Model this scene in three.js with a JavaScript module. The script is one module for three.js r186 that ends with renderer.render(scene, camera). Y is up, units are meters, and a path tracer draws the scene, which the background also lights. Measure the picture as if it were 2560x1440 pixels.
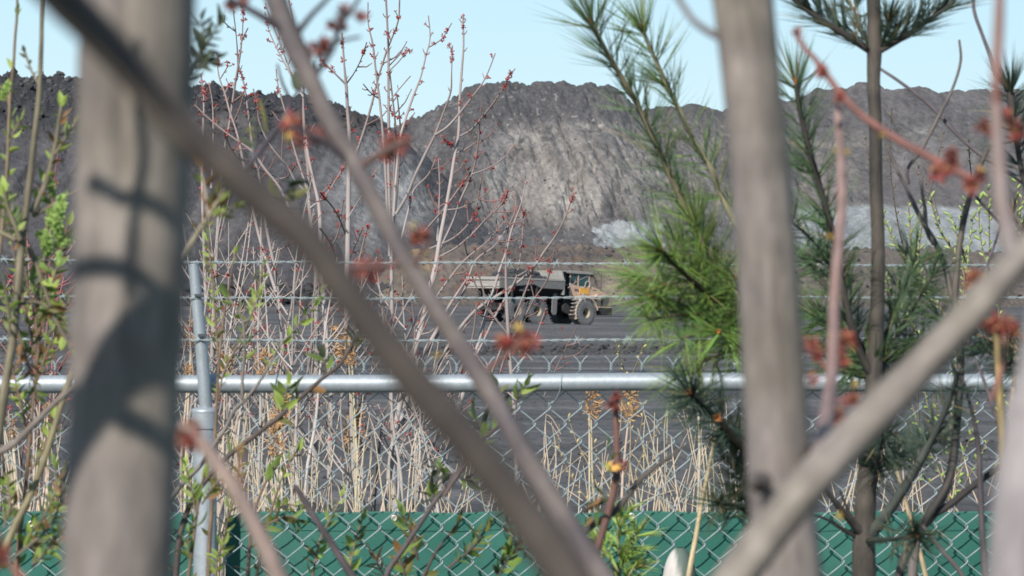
import * as THREE from 'three';
import { mergeGeometries } from 'three/addons/utils/BufferGeometryUtils.js';

// ---------------------------------------------------------------- camera, sky, sun, exposure
const scene = new THREE.Scene();
const F = 7560, DEG = Math.PI / 180;                       // focal length in pixels of a 2560 x 1440 picture
const camera = new THREE.PerspectiveCamera((2 * Math.atan(720 / F)) / DEG, 16 / 9, 0.05, 5000);
camera.position.set(0, 2.1, 0);
camera.rotation.x = -Math.atan(60 / F);
camera.focus = 15;
camera.userData.fStop = 16;
camera.updateMatrixWorld(true);

const renderer = new THREE.WebGLRenderer({ antialias: true });
renderer.toneMapping = THREE.LinearToneMapping;
renderer.toneMappingExposure = 1.3;
renderer.shadowMap.enabled = true;

const lerp = (a, b, t) => a + (b - a) * t, clamp = (x, a = 0, b = 1) => Math.min(b, Math.max(a, x));
const sstep = (x, a, b) => { const t = clamp((x - a) / (b - a)); return t * t * (3 - 2 * t); };
function ramp(x, stops) {                                   // piecewise linear, numbers or arrays
  if (x <= stops[0][0]) return stops[0][1];
  for (let i = 1; i < stops.length; i++) if (x <= stops[i][0]) {
    const [x0, a] = stops[i - 1], [x1, b] = stops[i], t = (x - x0) / (x1 - x0);
    return Array.isArray(a) ? a.map((v, k) => lerp(v, b[k], t)) : lerp(a, b, t);
  }
  return stops[stops.length - 1][1];
}
{
  const w = 256, h = 256, data = new Float32Array(w * h * 4);
  for (let r = 0; r < h; r++) {
    const el = ((r + 0.5) / h - 0.5) * 180;
    const c = ramp(el, [[-90, [0.07, 0.065, 0.06]], [-2, [0.09, 0.085, 0.08]], [0, [0.5, 0.72, 0.78]], [2.5, [0.485, 0.68, 0.785]], [5, [0.42, 0.64, 0.785]], [14, [0.30, 0.48, 0.64]], [35, [0.165, 0.265, 0.41]], [90, [0.095, 0.16, 0.28]]]);
    for (let x = 0; x < w; x++) { const k = 1 + 0.13 * Math.cos(((x + 0.5) / w - 0.5) * 2 * Math.PI + 2.2) * sstep(el, -2, 1); data.set([c[0] * k, c[1] * (0.5 + k / 2), c[2], 1], (r * w + x) * 4); }
  }
  const sky = new THREE.DataTexture(data, w, h, THREE.RGBAFormat, THREE.FloatType);
  sky.mapping = THREE.EquirectangularReflectionMapping; sky.magFilter = sky.minFilter = THREE.LinearFilter; sky.needsUpdate = true;
  scene.background = sky; scene.environment = sky;
}
const SUN = new THREE.Vector3(-0.32, 0.58, 0.75).normalize();
const sun = new THREE.DirectionalLight(new THREE.Color(1, 0.955, 0.89), 5);
sun.position.copy(SUN).multiplyScalar(400).add(new THREE.Vector3(0, 0, -190)); sun.target.position.set(0, 0, -190);
sun.castShadow = true; sun.shadow.radius = 1; sun.shadow.mapSize.set(4096, 4096);
Object.assign(sun.shadow.camera, { left: -260, right: 260, top: 260, bottom: -260, near: 1, far: 1200 });
scene.add(sun, sun.target);

// ---------------------------------------------------------------- helpers
function rng(seed) { let s = (seed * 2654435761) >>> 0; return () => { s = (s + 0x6d2b79f5) >>> 0; let t = Math.imul(s ^ (s >>> 15), 1 | s); t = (t + Math.imul(t ^ (t >>> 7), 61 | t)) ^ t; return ((t ^ (t >>> 14)) >>> 0) / 4294967296; }; }
const hash = (x, y, z = 0) => { let h = Math.imul(x | 0, 374761393) ^ Math.imul(y | 0, 668265263) ^ Math.imul(z | 0, 2147483647 - 1013); h = Math.imul(h ^ (h >>> 13), 1274126177); h = Math.imul(h ^ (h >>> 15), 2246822519); return ((h ^ (h >>> 16)) >>> 0) / 4294967296; };
function noise(x, y, z = 0) {                               // value noise, 0..1
  const xi = Math.floor(x), yi = Math.floor(y), zi = Math.floor(z), f = (t) => t * t * t * (t * (t * 6 - 15) + 10), u = f(x - xi), v = f(y - yi), w = f(z - zi);
  const q = (dz) => lerp(lerp(hash(xi, yi, zi + dz), hash(xi + 1, yi, zi + dz), u), lerp(hash(xi, yi + 1, zi + dz), hash(xi + 1, yi + 1, zi + dz), u), v);
  return w === 0 ? q(0) : lerp(q(0), q(1), w);
}
function fbm(x, y, o = 4, z = 0) { let s = 0, a = 0.5, n = 0; for (let i = 0; i < o; i++) { s += a * noise(x, y, z + i * 7); n += a; a *= 0.5; x = x * 2.03 + 17.1; y = y * 2.03 + 9.7; } return s / n; }
function worley(x, y) { const xi = Math.floor(x), yi = Math.floor(y); let m = 9; for (let i = -1; i < 2; i++) for (let j = -1; j < 2; j++) { const dx = xi + i + hash(xi + i, yi + j, 5) - x, dy = yi + j + hash(xi + i, yi + j, 9) - y; m = Math.min(m, dx * dx + dy * dy); } return Math.sqrt(m); }
const V = (x, y, z) => new THREE.Vector3(x, y, z);
const P = (px, py, d) => V(((px - 1280) / F) * d, ((720 - py) / F) * d, -d).applyMatrix4(camera.matrixWorld);   // a pixel of the photograph at a depth in metres
const counts = {};
const numbered = (n) => { const k = (counts[n] = (counts[n] ?? -1) + 1); return k ? `${n}_${String(k).padStart(3, '0')}` : n; };
function tag(o, label, category, group, kind) { o.userData = { ...(label && { label }), ...(category && { category }), ...(group && { group }), ...(kind && { kind }) }; return o; }
const shade = (m) => { m.castShadow = m.receiveShadow = true; return m; };
function thing(name, label, category, at, group) { const o = new THREE.Group(); o.name = numbered(name); o.position.copy(at); o.base = at.clone(); scene.add(o); return tag(o, label, category, group); }
function part(parent, name, geo, mat, label, kind) {        // geometry given in the world's places, moved to the thing's base
  if (Array.isArray(geo)) geo = mergeGeometries(geo);
  const b = parent.base ?? V(0, 0, 0); geo.translate(-b.x, -b.y, -b.z);
  const m = shade(new THREE.Mesh(geo, mat)); m.name = name; m.base = b; parent.add(m);
  return tag(m, label, null, null, kind);
}
function put(parent, name, geo, mat, pos, quat, scale = 1) { // a shared geometry set at a world place under a thing
  const m = shade(new THREE.Mesh(geo, mat)); m.name = name; const b = parent.base ?? V(0, 0, 0);
  m.position.copy(pos).sub(b); if (quat) m.quaternion.copy(quat); m.scale.setScalar(scale); parent.add(m); return m;
}
function struct(name, geo, mat, kind = 'structure') { const m = shade(new THREE.Mesh(geo, mat)); m.name = name; m.userData.kind = kind; scene.add(m); return m; }
function paint(geo, c) { const n = geo.attributes.position.count, a = new Float32Array(n * 3); for (let i = 0; i < n; i++) { a[i * 3] = c[0]; a[i * 3 + 1] = c[1]; a[i * 3 + 2] = c[2]; } geo.setAttribute('color', new THREE.BufferAttribute(a, 3)); return geo; }
function fromArrays(pos, idx, uv, col, nor) {
  const g = new THREE.BufferGeometry(); g.setAttribute('position', new THREE.Float32BufferAttribute(pos, 3)); g.setIndex(idx);
  g.setAttribute('uv', new THREE.Float32BufferAttribute(uv ?? new Float32Array((pos.length / 3) * 2), 2));
  if (col) g.setAttribute('color', new THREE.Float32BufferAttribute(col, 3));
  if (nor) g.setAttribute('normal', new THREE.Float32BufferAttribute(nor, 3)); else g.computeVertexNormals();
  return g;
}
// a tapered tube through points; col(t, angle, point) gives its colour, bulge(t, angle) multiplies its radius
function tube(pts, rad, { rs = 6, sub = 3, col = null, bulge = null, capped = true } = {}) {
  const line = pts.length > 2 ? new THREE.CatmullRomCurve3(pts, false, 'centripetal') : new THREE.LineCurve3(pts[0], pts[1]);
  const n = (pts.length - 1) * sub, pos = [], nor = [], uv = [], idx = [], cc = [];
  let N = null, len = 0, last = null;
  for (let i = 0; i <= n; i++) {
    const t = i / n, p = line.getPoint(t), T = line.getTangent(t), k = t * (pts.length - 1), a = Math.min(Math.floor(k), pts.length - 2), r = lerp(rad[a], rad[a + 1], k - a);
    if (!N) { N = Math.abs(T.y) < 0.9 ? V(0, 1, 0) : V(0, 0, 1); }
    N.addScaledVector(T, -N.dot(T)).normalize();
    const B = T.clone().cross(N); if (last) len += p.distanceTo(last); last = p;
    for (let j = 0; j <= rs; j++) {
      const q = (j / rs) * Math.PI * 2, d = N.clone().multiplyScalar(Math.cos(q)).addScaledVector(B, Math.sin(q)), R = r * (bulge ? bulge(t, q, d, p) : 1);
      pos.push(p.x + d.x * R, p.y + d.y * R, p.z + d.z * R); nor.push(d.x, d.y, d.z); uv.push((q / (Math.PI * 2)) * Math.max(0.02, r * 6.28), len);
      if (col) cc.push(...col(t, q, p));
    }
    if (i) for (let j = 0; j < rs; j++) { const b = i * (rs + 1) + j, a0 = b - rs - 1; idx.push(a0, a0 + 1, b, b, a0 + 1, b + 1); }
  }
  if (capped) for (const [ring, way] of [[0, 1], [n, -1]]) {
    const c = pos.length / 3, b = ring * (rs + 1), p = line.getPoint(ring / n), T = line.getTangent(ring / n).multiplyScalar(-way), r = rad[ring ? rad.length - 1 : 0] * 0.4;
    pos.push(p.x + T.x * r, p.y + T.y * r, p.z + T.z * r); nor.push(T.x, T.y, T.z); uv.push(0, ring ? len : 0); if (col) cc.push(...col(ring / n, 0, p));
    for (let j = 0; j < rs; j++) way > 0 ? idx.push(c, b + j + 1, b + j) : idx.push(c, b + j, b + j + 1);
  }
  return fromArrays(pos, idx, uv, col ? cc : null, bulge ? null : nor);
}
// 'x,y,w x,y,w ...' in the photograph's pixels at depth d (d2 at the far end): world points and radii
function path(text, d, d2 = d) {
  const rows = text.trim().split(/\s+/).map((s) => s.split(',').map(Number)); let w = 5;
  const pts = [], rad = [], px = [];
  rows.forEach((r, i) => { if (r[2]) w = r[2]; const dd = r[3] || lerp(d, d2, i / Math.max(1, rows.length - 1)); pts.push(P(r[0], r[1], dd)); rad.push((w / 2 / F) * dd); px.push([r[0], r[1], w, dd]); });
  return { pts, rad, px };
}
function box(x0, x1, y0, y1, z0, z1) { const g = new THREE.BoxGeometry(x1 - x0, y1 - y0, z1 - z0); g.translate((x0 + x1) / 2, (y0 + y1) / 2, (z0 + z1) / 2); return g; }
function rod(a, b, r, rs = 6) { return tube([a, b], [r, r], { rs, sub: 1 }); }
function prism(outline, depth, bevel = 0) { const s = new THREE.Shape(outline.map(([x, y]) => new THREE.Vector2(x, y))); const g = new THREE.ExtrudeGeometry(s, { depth, bevelEnabled: bevel > 0, bevelSize: bevel, bevelThickness: bevel, bevelSegments: 2, steps: 1 }); return g; }

// ---------------------------------------------------------------- textures and materials
function tex(n, fn, rx = 1, ry = 1, srgb = true) {
  const d = new Uint8Array(n * n * 4);
  for (let y = 0; y < n; y++) for (let x = 0; x < n; x++) { const c = fn(x / n, y / n); const k = (y * n + x) * 4; for (let i = 0; i < 3; i++) d[k + i] = clamp((Array.isArray(c) ? c[i] : c) * 255, 0, 255); d[k + 3] = 255; }
  const t = new THREE.DataTexture(d, n, n); t.wrapS = t.wrapT = THREE.RepeatWrapping; t.magFilter = THREE.LinearFilter; t.minFilter = THREE.LinearMipmapLinearFilter; t.generateMipmaps = true; t.repeat.set(rx, ry);
  if (srgb) t.colorSpace = THREE.SRGBColorSpace; t.needsUpdate = true; return t;
}
// noise that tiles: blend of shifted samples
const tiled = (fn, s) => (u, v) => { const a = fn(u * s, v * s), b = fn((u - 1) * s, v * s), c = fn(u * s, (v - 1) * s), d = fn((u - 1) * s, (v - 1) * s); return lerp(lerp(a, b, u), lerp(c, d, u), v); };
const earthN = tiled((x, y) => fbm(x, y, 5), 14), fineN = tiled((x, y) => fbm(x, y, 3), 40), clodN = tiled((x, y) => worley(x, y), 26);
const earthMap = tex(512, (u, v) => 0.88 + 0.3 * (earthN(u, v) - 0.45) + 0.2 * (fineN(u, v) - 0.5), 1 / 9, 1 / 9);
const earthBump = tex(512, (u, v) => 0.55 * earthN(u, v) + 0.25 * clodN(u, v) + 0.2 * fineN(u, v), 1 / 9, 1 / 9, false);
const barkN = tiled((x, y) => fbm(x * 1.2, y * 0.35, 4), 16), barkF = tiled((x, y) => fbm(x, y * 0.4, 3), 44);
const barkMap = tex(256, (u, v) => 0.86 + 0.4 * (barkN(u, v) - 0.45) + 0.24 * (barkF(u, v) - 0.5), 1 / 0.12, 1 / 0.16);
const barkBump = tex(256, (u, v) => 0.6 * barkN(u, v) + 0.4 * barkF(u, v), 1 / 0.12, 1 / 0.16, false);
const wearMap = tex(256, (u, v) => { const n = earthN(u, v), f = fineN(u, v), k = 0.88 + 0.3 * (n - 0.5) + 0.2 * (f - 0.5); return [k, k * 0.985, k * 0.96]; }, 0.5, 0.5);
const metalMap = tex(256, (u, v) => 0.92 + 0.16 * (earthN(u, v) - 0.5) + 0.12 * (clodN(u, v) - 0.4), 8, 8);
const clothN = tiled((x, y) => fbm(x, y, 4), 5);
const clothMap = tex(512, (u, v) => 0.9 + 0.36 * (clothN(u, v) - 0.5) + 0.06 * (fineN(u, v) - 0.5), 1.2, 1.2);
const weave = tex(64, (u, v) => 0.5 + 0.25 * Math.sin(u * 50.265) + 0.25 * Math.sin(v * 50.265), 60, 60, false);
const std = (o) => new THREE.MeshStandardMaterial({ roughness: 0.85, metalness: 0, side: THREE.DoubleSide, ...o });
const lin = (r, g, b) => new THREE.Color().setRGB(r, g, b);
const M = {
  earth: std({ vertexColors: true, map: earthMap, bumpMap: earthBump, bumpScale: 0.5, roughness: 0.95 }),
  clod: std({ color: lin(0.05, 0.048, 0.05), roughness: 0.95 }),
  bark: std({ vertexColors: true, map: barkMap, bumpMap: barkBump, bumpScale: 0.0012, roughness: 0.8 }),
  twig: std({ vertexColors: true, roughness: 0.75 }),
  petal: std({ vertexColors: true, roughness: 0.7 }),
  needle: std({ vertexColors: true, roughness: 0.55 }),
  leaf: new THREE.MeshPhysicalMaterial({ vertexColors: true, roughness: 0.7, side: THREE.DoubleSide, transmission: 0.3, thickness: 0 }),
  reed: std({ vertexColors: true, roughness: 0.8 }),
  galv: std({ color: lin(0.38, 0.42, 0.45), map: metalMap, roughness: 0.5, metalness: 0.4 }),
  wire: std({ color: lin(0.28, 0.325, 0.335), roughness: 0.55, metalness: 0.3 }),
  cloth: std({ color: lin(0.0095, 0.125, 0.092), map: clothMap, bumpMap: weave, bumpScale: 0.0004, roughness: 0.6 }),
  brass: std({ color: lin(0.6, 0.56, 0.5), roughness: 0.4, metalness: 0.5 }),
};

// ---------------------------------------------------------------- the setting: ground, hills
const SITE = -2.45;
const T0 = V(0, SITE, -223).setX(P(1430.7, 800, 223).x);     // where the dump truck stands (below its front axle)
function groundY(x, z) {
  const d = -z; let y = SITE * sstep(d, 7.8, 24);
  const far = sstep(d, 20, 40);
  y += far * (0.5 * (fbm(x * 0.03, d * 0.02, 3, 3) - 0.5) + 0.10 * (fbm(x * 0.35, d * 0.9, 3, 8) - 0.5));
  y += far * 0.05 * Math.sin(d * 0.9 + 5 * fbm(x * 0.05, d * 0.05, 2, 4)) * noise(x * 0.04, d * 0.12, 11);
  for (const [at, h, w] of [[157, 0.38, 1.6], [163, 0.22, 1.2], [75, 0.14, 1.4], [70, 0.1, 1]]) { const k = (d - at - 5 * (fbm(x * 0.04, at, 2) - 0.5)) / w; if (Math.abs(k) < 3) y += h * Math.exp(-k * k) * (0.3 + 1.1 * fbm(x * 0.6, d * 0.6, 3, 20)); }
  const dx = x - T0.x, dz = z - T0.z, near = Math.exp(-(dx * dx + dz * dz) / 300);
  y = lerp(y, SITE - 0.05 * clamp(dx * 0.73 - dz * 0.68, -9, 6), near * near > 0.02 ? Math.min(1, near * 1.25) : 0);
  return y;
}
function grid(nx, nz, at, colour, uvScale = 1) {
  const pos = [], uv = [], col = [], idx = [];
  for (let j = 0; j <= nz; j++) for (let i = 0; i <= nx; i++) { const p = at(i / nx, j / nz); pos.push(p.x, p.y, p.z); uv.push(p.x * uvScale, (p.uvy ?? p.z) * uvScale); const c = colour(p.x, p.y, p.z, j / nz); col.push(c[0], c[1], c[2]); }
  for (let j = 0; j < nz; j++) for (let i = 0; i < nx; i++) { const a = j * (nx + 1) + i; idx.push(a, a + 1, a + nx + 1, a + 1, a + nx + 2, a + nx + 1); }
  return fromArrays(pos, idx, uv, col);
}
{
  const xs = (u) => { const k = u * 2 - 1; return 26 * k + 150 * k * k * k * k * k; };
  const zs = (v) => ramp(v, [[0, 40], [0.03, -6], [0.09, -24], [0.42, -90], [0.72, -190], [0.9, -300], [0.96, -420], [1, -1500]]);
  struct('ground', grid(300, 420, (u, v) => { const x = xs(u) * (v > 0.96 ? 1 + (v - 0.96) * 150 : 1), z = zs(v); return V(x, groundY(x, z), z); }, (x, y, z) => {
    const d = -z, a = fbm(x * 0.12, d * 0.25, 4, 2), b = fbm(x * 0.02, d * 0.35, 3, 6), tr = fbm(x * 0.05 + 0.02 * d, d * 0.55, 4, 13), k = 0.064 * (0.74 + 0.5 * (a - 0.5) + 0.85 * (b - 0.35) + 1.1 * (tr - 0.5));
    if (d < 22) return [lerp(0.09, k, sstep(d, 9, 22)), lerp(0.085, k, sstep(d, 9, 22)), lerp(0.06, k, sstep(d, 9, 22))];
    return [k * 1.6, k * 1.5, k * 1.5];
  }), M.earth);
}
// one heap of spoil: its crest as the photograph shows it, a foot and a back slope
function hill(name, { x0, x1, nx, nt, foot, crest, line, profile, back = 60, relief, colour, drop = 0.6 }) {
  const H = (x) => 2.1 + ((660 - ramp((x / crest) * F + 1280, line)) / F) * crest;
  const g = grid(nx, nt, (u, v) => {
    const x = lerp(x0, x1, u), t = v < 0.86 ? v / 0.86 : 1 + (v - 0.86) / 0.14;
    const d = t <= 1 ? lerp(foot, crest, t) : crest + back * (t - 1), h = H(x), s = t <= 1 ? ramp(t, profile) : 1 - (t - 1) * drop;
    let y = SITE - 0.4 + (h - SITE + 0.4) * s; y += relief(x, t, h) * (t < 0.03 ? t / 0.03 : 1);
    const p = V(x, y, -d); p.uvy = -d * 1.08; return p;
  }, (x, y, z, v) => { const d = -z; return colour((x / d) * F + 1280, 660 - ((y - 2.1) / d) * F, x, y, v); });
  const c = g.attributes.color; for (let i = 0; i < c.count; i++) { const k = name === 'dark_spoil_heap' ? 1.4 : 1.62; c.setXYZ(i, c.getX(i) * k, c.getY(i) * k * 0.985, c.getZ(i) * k * 0.96); }
  return struct(name, g, M.earth);
}
const rill = (x, y, f) => { const q = 2 * noise(x * f + 1.4 * (fbm(x * 0.3, y * 0.3, 2, 40) - 0.5), y * f * 0.13, 17) - 1; return (1 - Math.abs(q)) ** 3; };
const blob = (px, py, cx, cy, rx, ry, n = 0) => Math.exp(-Math.pow(((px - cx) / rx) ** 2 + ((py - cy) / ry) ** 2, 1.2)) * (n ? clamp(n) : 1);
const mix = (c, k, t) => c.map((v, i) => lerp(v, k[i], clamp(t)));
const streak = (x, y, lean, f) => fbm((x - lean * y) * f, y * f * 0.16, 4, 3);
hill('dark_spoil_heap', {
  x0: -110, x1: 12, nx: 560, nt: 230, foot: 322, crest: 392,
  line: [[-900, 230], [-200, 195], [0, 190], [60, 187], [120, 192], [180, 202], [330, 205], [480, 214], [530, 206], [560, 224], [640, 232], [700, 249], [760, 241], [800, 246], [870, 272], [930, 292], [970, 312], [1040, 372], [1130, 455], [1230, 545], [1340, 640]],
  profile: [[0, 0], [0.08, 0.05], [0.14, 0.085], [0.3, 0.22], [0.72, 0.72], [0.8, 0.84], [0.9, 0.94], [1, 1]],
  relief: (x, t) => { const rough = sstep(t, 0.68, 0.8) * (1 - sstep((x / 392) * F + 1280, 930, 1010)), g = streak(x, t * 26, 0.35, 0.5) - 0.5; return rough * (1.1 * Math.round(3 * fbm(x * 0.35, t * 24, 3, 2)) / 3 - 0.5 + 0.9 * (0.5 - worley(x * 0.7, t * 46)) + 0.8 * (fbm(x * 1.1, t * 80, 3, 5) - 0.5)) + (1 - rough) * (-0.7 * rill(x - t * 16, t * 60, 0.5) + 0.7 * g + 0.7 * (fbm(x * 0.5, t * 30, 4) - 0.5)) + 0.9 * (fbm(x * 0.16, t * 6, 3) - 0.5); },
  colour: (px, py, x, y) => {
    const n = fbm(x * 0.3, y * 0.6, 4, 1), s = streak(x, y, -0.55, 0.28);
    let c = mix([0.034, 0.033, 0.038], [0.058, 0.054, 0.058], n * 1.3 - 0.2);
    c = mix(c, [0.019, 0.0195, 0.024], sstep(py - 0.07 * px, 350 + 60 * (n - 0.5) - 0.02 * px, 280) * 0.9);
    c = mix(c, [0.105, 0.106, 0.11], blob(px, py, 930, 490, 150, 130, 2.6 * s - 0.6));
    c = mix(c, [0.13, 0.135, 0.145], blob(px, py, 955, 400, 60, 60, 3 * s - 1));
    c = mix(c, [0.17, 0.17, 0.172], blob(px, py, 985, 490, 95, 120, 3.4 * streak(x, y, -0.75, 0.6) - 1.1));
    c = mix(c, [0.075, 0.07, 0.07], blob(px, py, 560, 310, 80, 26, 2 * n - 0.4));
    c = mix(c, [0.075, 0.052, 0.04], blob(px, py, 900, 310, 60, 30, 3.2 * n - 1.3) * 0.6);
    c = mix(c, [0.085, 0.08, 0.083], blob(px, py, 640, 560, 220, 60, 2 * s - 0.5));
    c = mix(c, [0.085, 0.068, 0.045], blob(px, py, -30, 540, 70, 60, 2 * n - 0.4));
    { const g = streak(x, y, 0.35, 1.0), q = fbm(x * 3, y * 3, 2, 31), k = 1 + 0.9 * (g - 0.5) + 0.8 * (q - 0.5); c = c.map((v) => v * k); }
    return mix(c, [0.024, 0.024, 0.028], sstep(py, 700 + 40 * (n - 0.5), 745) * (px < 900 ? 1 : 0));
  },
});
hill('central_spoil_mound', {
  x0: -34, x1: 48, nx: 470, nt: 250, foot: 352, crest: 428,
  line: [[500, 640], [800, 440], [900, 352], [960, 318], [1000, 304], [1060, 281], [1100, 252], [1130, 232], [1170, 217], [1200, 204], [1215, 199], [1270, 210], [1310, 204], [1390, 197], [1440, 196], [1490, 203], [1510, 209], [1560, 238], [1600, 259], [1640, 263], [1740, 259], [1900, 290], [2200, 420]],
  profile: [[0, 0], [0.1, 0.16], [0.24, 0.265], [0.33, 0.285], [0.64, 0.66], [0.7, 0.715], [0.76, 0.75], [1, 1]],
  relief: (x, t) => { const g = streak(x, t * 30, 0.3, 0.42) - 0.5; return -0.9 * rill(x - t * 9, t * 60, 0.5) * sstep(t, 0.3, 0.42) * (1.2 - t) - 0.5 * rill(x + t * 12, t * 60, 1.1) * sstep(t, 0.3, 0.4) + 1.4 * g * sstep(t, 0.28, 0.4) * (0.4 + fbm(x * 0.08, t * 3, 2, 8)) + 1.3 * (fbm(x * 0.22, t * 9, 4, 6) - 0.5) + 0.8 * (fbm(x * 0.35, t * 18, 4) - 0.5) + 0.22 * (0.5 - worley(x * 1.7, t * 70)) * sstep(fbm(x * 0.2, t * 9, 2), 0.45, 0.6) + 1.1 * (fbm(x * 0.1, t * 5, 2, 4) - 0.5) * (1 - t); },
  colour: (px, py, x, y) => {
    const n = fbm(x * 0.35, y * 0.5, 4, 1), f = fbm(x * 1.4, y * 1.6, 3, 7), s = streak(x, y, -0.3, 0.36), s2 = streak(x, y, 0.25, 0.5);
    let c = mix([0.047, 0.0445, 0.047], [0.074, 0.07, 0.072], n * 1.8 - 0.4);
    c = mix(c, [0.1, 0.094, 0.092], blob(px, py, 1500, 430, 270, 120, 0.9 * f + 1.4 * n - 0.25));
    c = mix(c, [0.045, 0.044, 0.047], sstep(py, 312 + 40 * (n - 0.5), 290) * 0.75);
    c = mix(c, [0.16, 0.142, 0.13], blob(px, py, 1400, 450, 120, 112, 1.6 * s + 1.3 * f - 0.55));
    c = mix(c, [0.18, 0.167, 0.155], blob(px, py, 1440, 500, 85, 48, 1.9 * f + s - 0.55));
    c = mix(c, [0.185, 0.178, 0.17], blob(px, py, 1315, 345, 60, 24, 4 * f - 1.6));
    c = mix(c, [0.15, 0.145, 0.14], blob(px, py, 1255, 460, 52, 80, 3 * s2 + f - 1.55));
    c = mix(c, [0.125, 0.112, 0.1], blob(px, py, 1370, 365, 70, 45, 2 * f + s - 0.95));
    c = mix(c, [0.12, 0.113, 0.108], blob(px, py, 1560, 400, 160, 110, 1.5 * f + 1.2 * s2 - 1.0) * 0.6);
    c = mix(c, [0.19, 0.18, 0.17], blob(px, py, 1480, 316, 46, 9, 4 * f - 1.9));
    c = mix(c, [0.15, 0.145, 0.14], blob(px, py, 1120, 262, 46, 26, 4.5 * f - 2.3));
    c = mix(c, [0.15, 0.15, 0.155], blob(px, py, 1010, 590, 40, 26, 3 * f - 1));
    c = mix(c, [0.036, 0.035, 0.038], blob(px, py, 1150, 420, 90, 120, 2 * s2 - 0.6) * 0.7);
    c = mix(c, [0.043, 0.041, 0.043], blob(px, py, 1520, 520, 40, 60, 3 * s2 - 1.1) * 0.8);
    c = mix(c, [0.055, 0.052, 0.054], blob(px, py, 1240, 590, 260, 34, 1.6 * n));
    { const g = streak(x, y, px < 1330 ? 0.45 : -0.4, 1.1), q = fbm(x * 3, y * 3, 2, 31), k = 1 + 1.0 * (g - 0.5) * sstep(py, 290, 330) + 0.8 * (q - 0.5); c = c.map((v) => v * k); if (noise(x * 2.3, y * 2.6, 3) > 0.93) c = mix(c, [0.2, 0.19, 0.18], 0.6); if (noise(x * 1.9, y * 2.2, 8) > 0.93) c = mix(c, [0.02, 0.02, 0.02], 0.7); }
    const edge = sstep(Math.max(Math.abs((px - 1572) / 84), Math.abs((py - 586) / 34), (px < 1560 ? (1560 - px) / 90 + (py < 575 ? (575 - py) / 34 : 0) : 0)) + 0.5 * (f - 0.5), 1.02, 0.93);
    return mix(c, mix([0.2, 0.215, 0.225], [0.115, 0.12, 0.125], 1.9 * f - 0.55), edge);
  },
});
hill('right_spoil_ridge', {
  x0: 8, x1: 125, nx: 470, nt: 230, foot: 352, crest: 452,
  line: [[1500, 420], [1620, 268], [1740, 262], [1800, 268], [1960, 242], [2030, 224], [2090, 211], [2150, 208], [2220, 214], [2290, 216], [2340, 219], [2400, 217], [2500, 217], [2600, 214], [2900, 222], [3400, 300]],
  profile: [[0, 0], [0.08, 0.17], [0.2, 0.27], [0.3, 0.33], [0.55, 0.6], [0.62, 0.645], [1, 1]],
  relief: (x, t) => { const g = streak(x, t * 30, -0.2, 0.36) - 0.5; return -0.8 * rill(x + t * 14, t * 60, 0.45) * sstep(t, 0.25, 0.4) + 0.6 * g + 1.1 * (fbm(x * 0.25, t * 12, 4) - 0.5) + 3.4 * blob(x, t, 64, 0.52, 7, 0.12) + 0.16 * (0.5 - worley(x * 1.7, t * 60)); },
  colour: (px, py, x, y) => {
    const n = fbm(x * 0.3, y * 0.5, 4, 1), f = fbm(x * 1.3, y * 1.6, 3, 7), s = streak(x, y, 0.4, 0.3);
    let c = mix([0.056, 0.053, 0.056], [0.078, 0.072, 0.073], n * 1.6 - 0.3);
    c = mix(c, [0.1, 0.095, 0.095], blob(px, py, 2320, 370, 110, 60, 2.2 * f - 0.3));
    c = mix(c, [0.15, 0.145, 0.14], blob(px, py, 2290, 330, 26, 10, 3.6 * f - 1.3));
    c = mix(c, [0.125, 0.112, 0.1], blob(px, py, 2030, 440, 140, 90, 1.7 * f + s - 0.8));
    c = mix(c, [0.16, 0.145, 0.13], blob(px, py, 2020, 362, 140, 7, 2.4 * f - 0.6));
    { const g = streak(x, y, 0.4, 0.9), q = fbm(x * 3, y * 3, 2, 31), k = 1 + 0.8 * (g - 0.5) + 0.7 * (q - 0.5); c = c.map((v) => v * k); }
    c = mix(c, [0.068, 0.063, 0.066], blob(px, py, 2380, 470, 160, 55, 2 * n));
    const edge = sstep(py + 24 * (s - 0.5) + 20 * (n - 0.5) - 0.012 * Math.abs(px - 2200), 508, 522) * sstep(px, 1850, 1990);
    return mix(c, mix([0.115, 0.125, 0.133], [0.2, 0.213, 0.222], 1.1 * s + 1.0 * f - 0.55), edge);
  },
});
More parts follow.
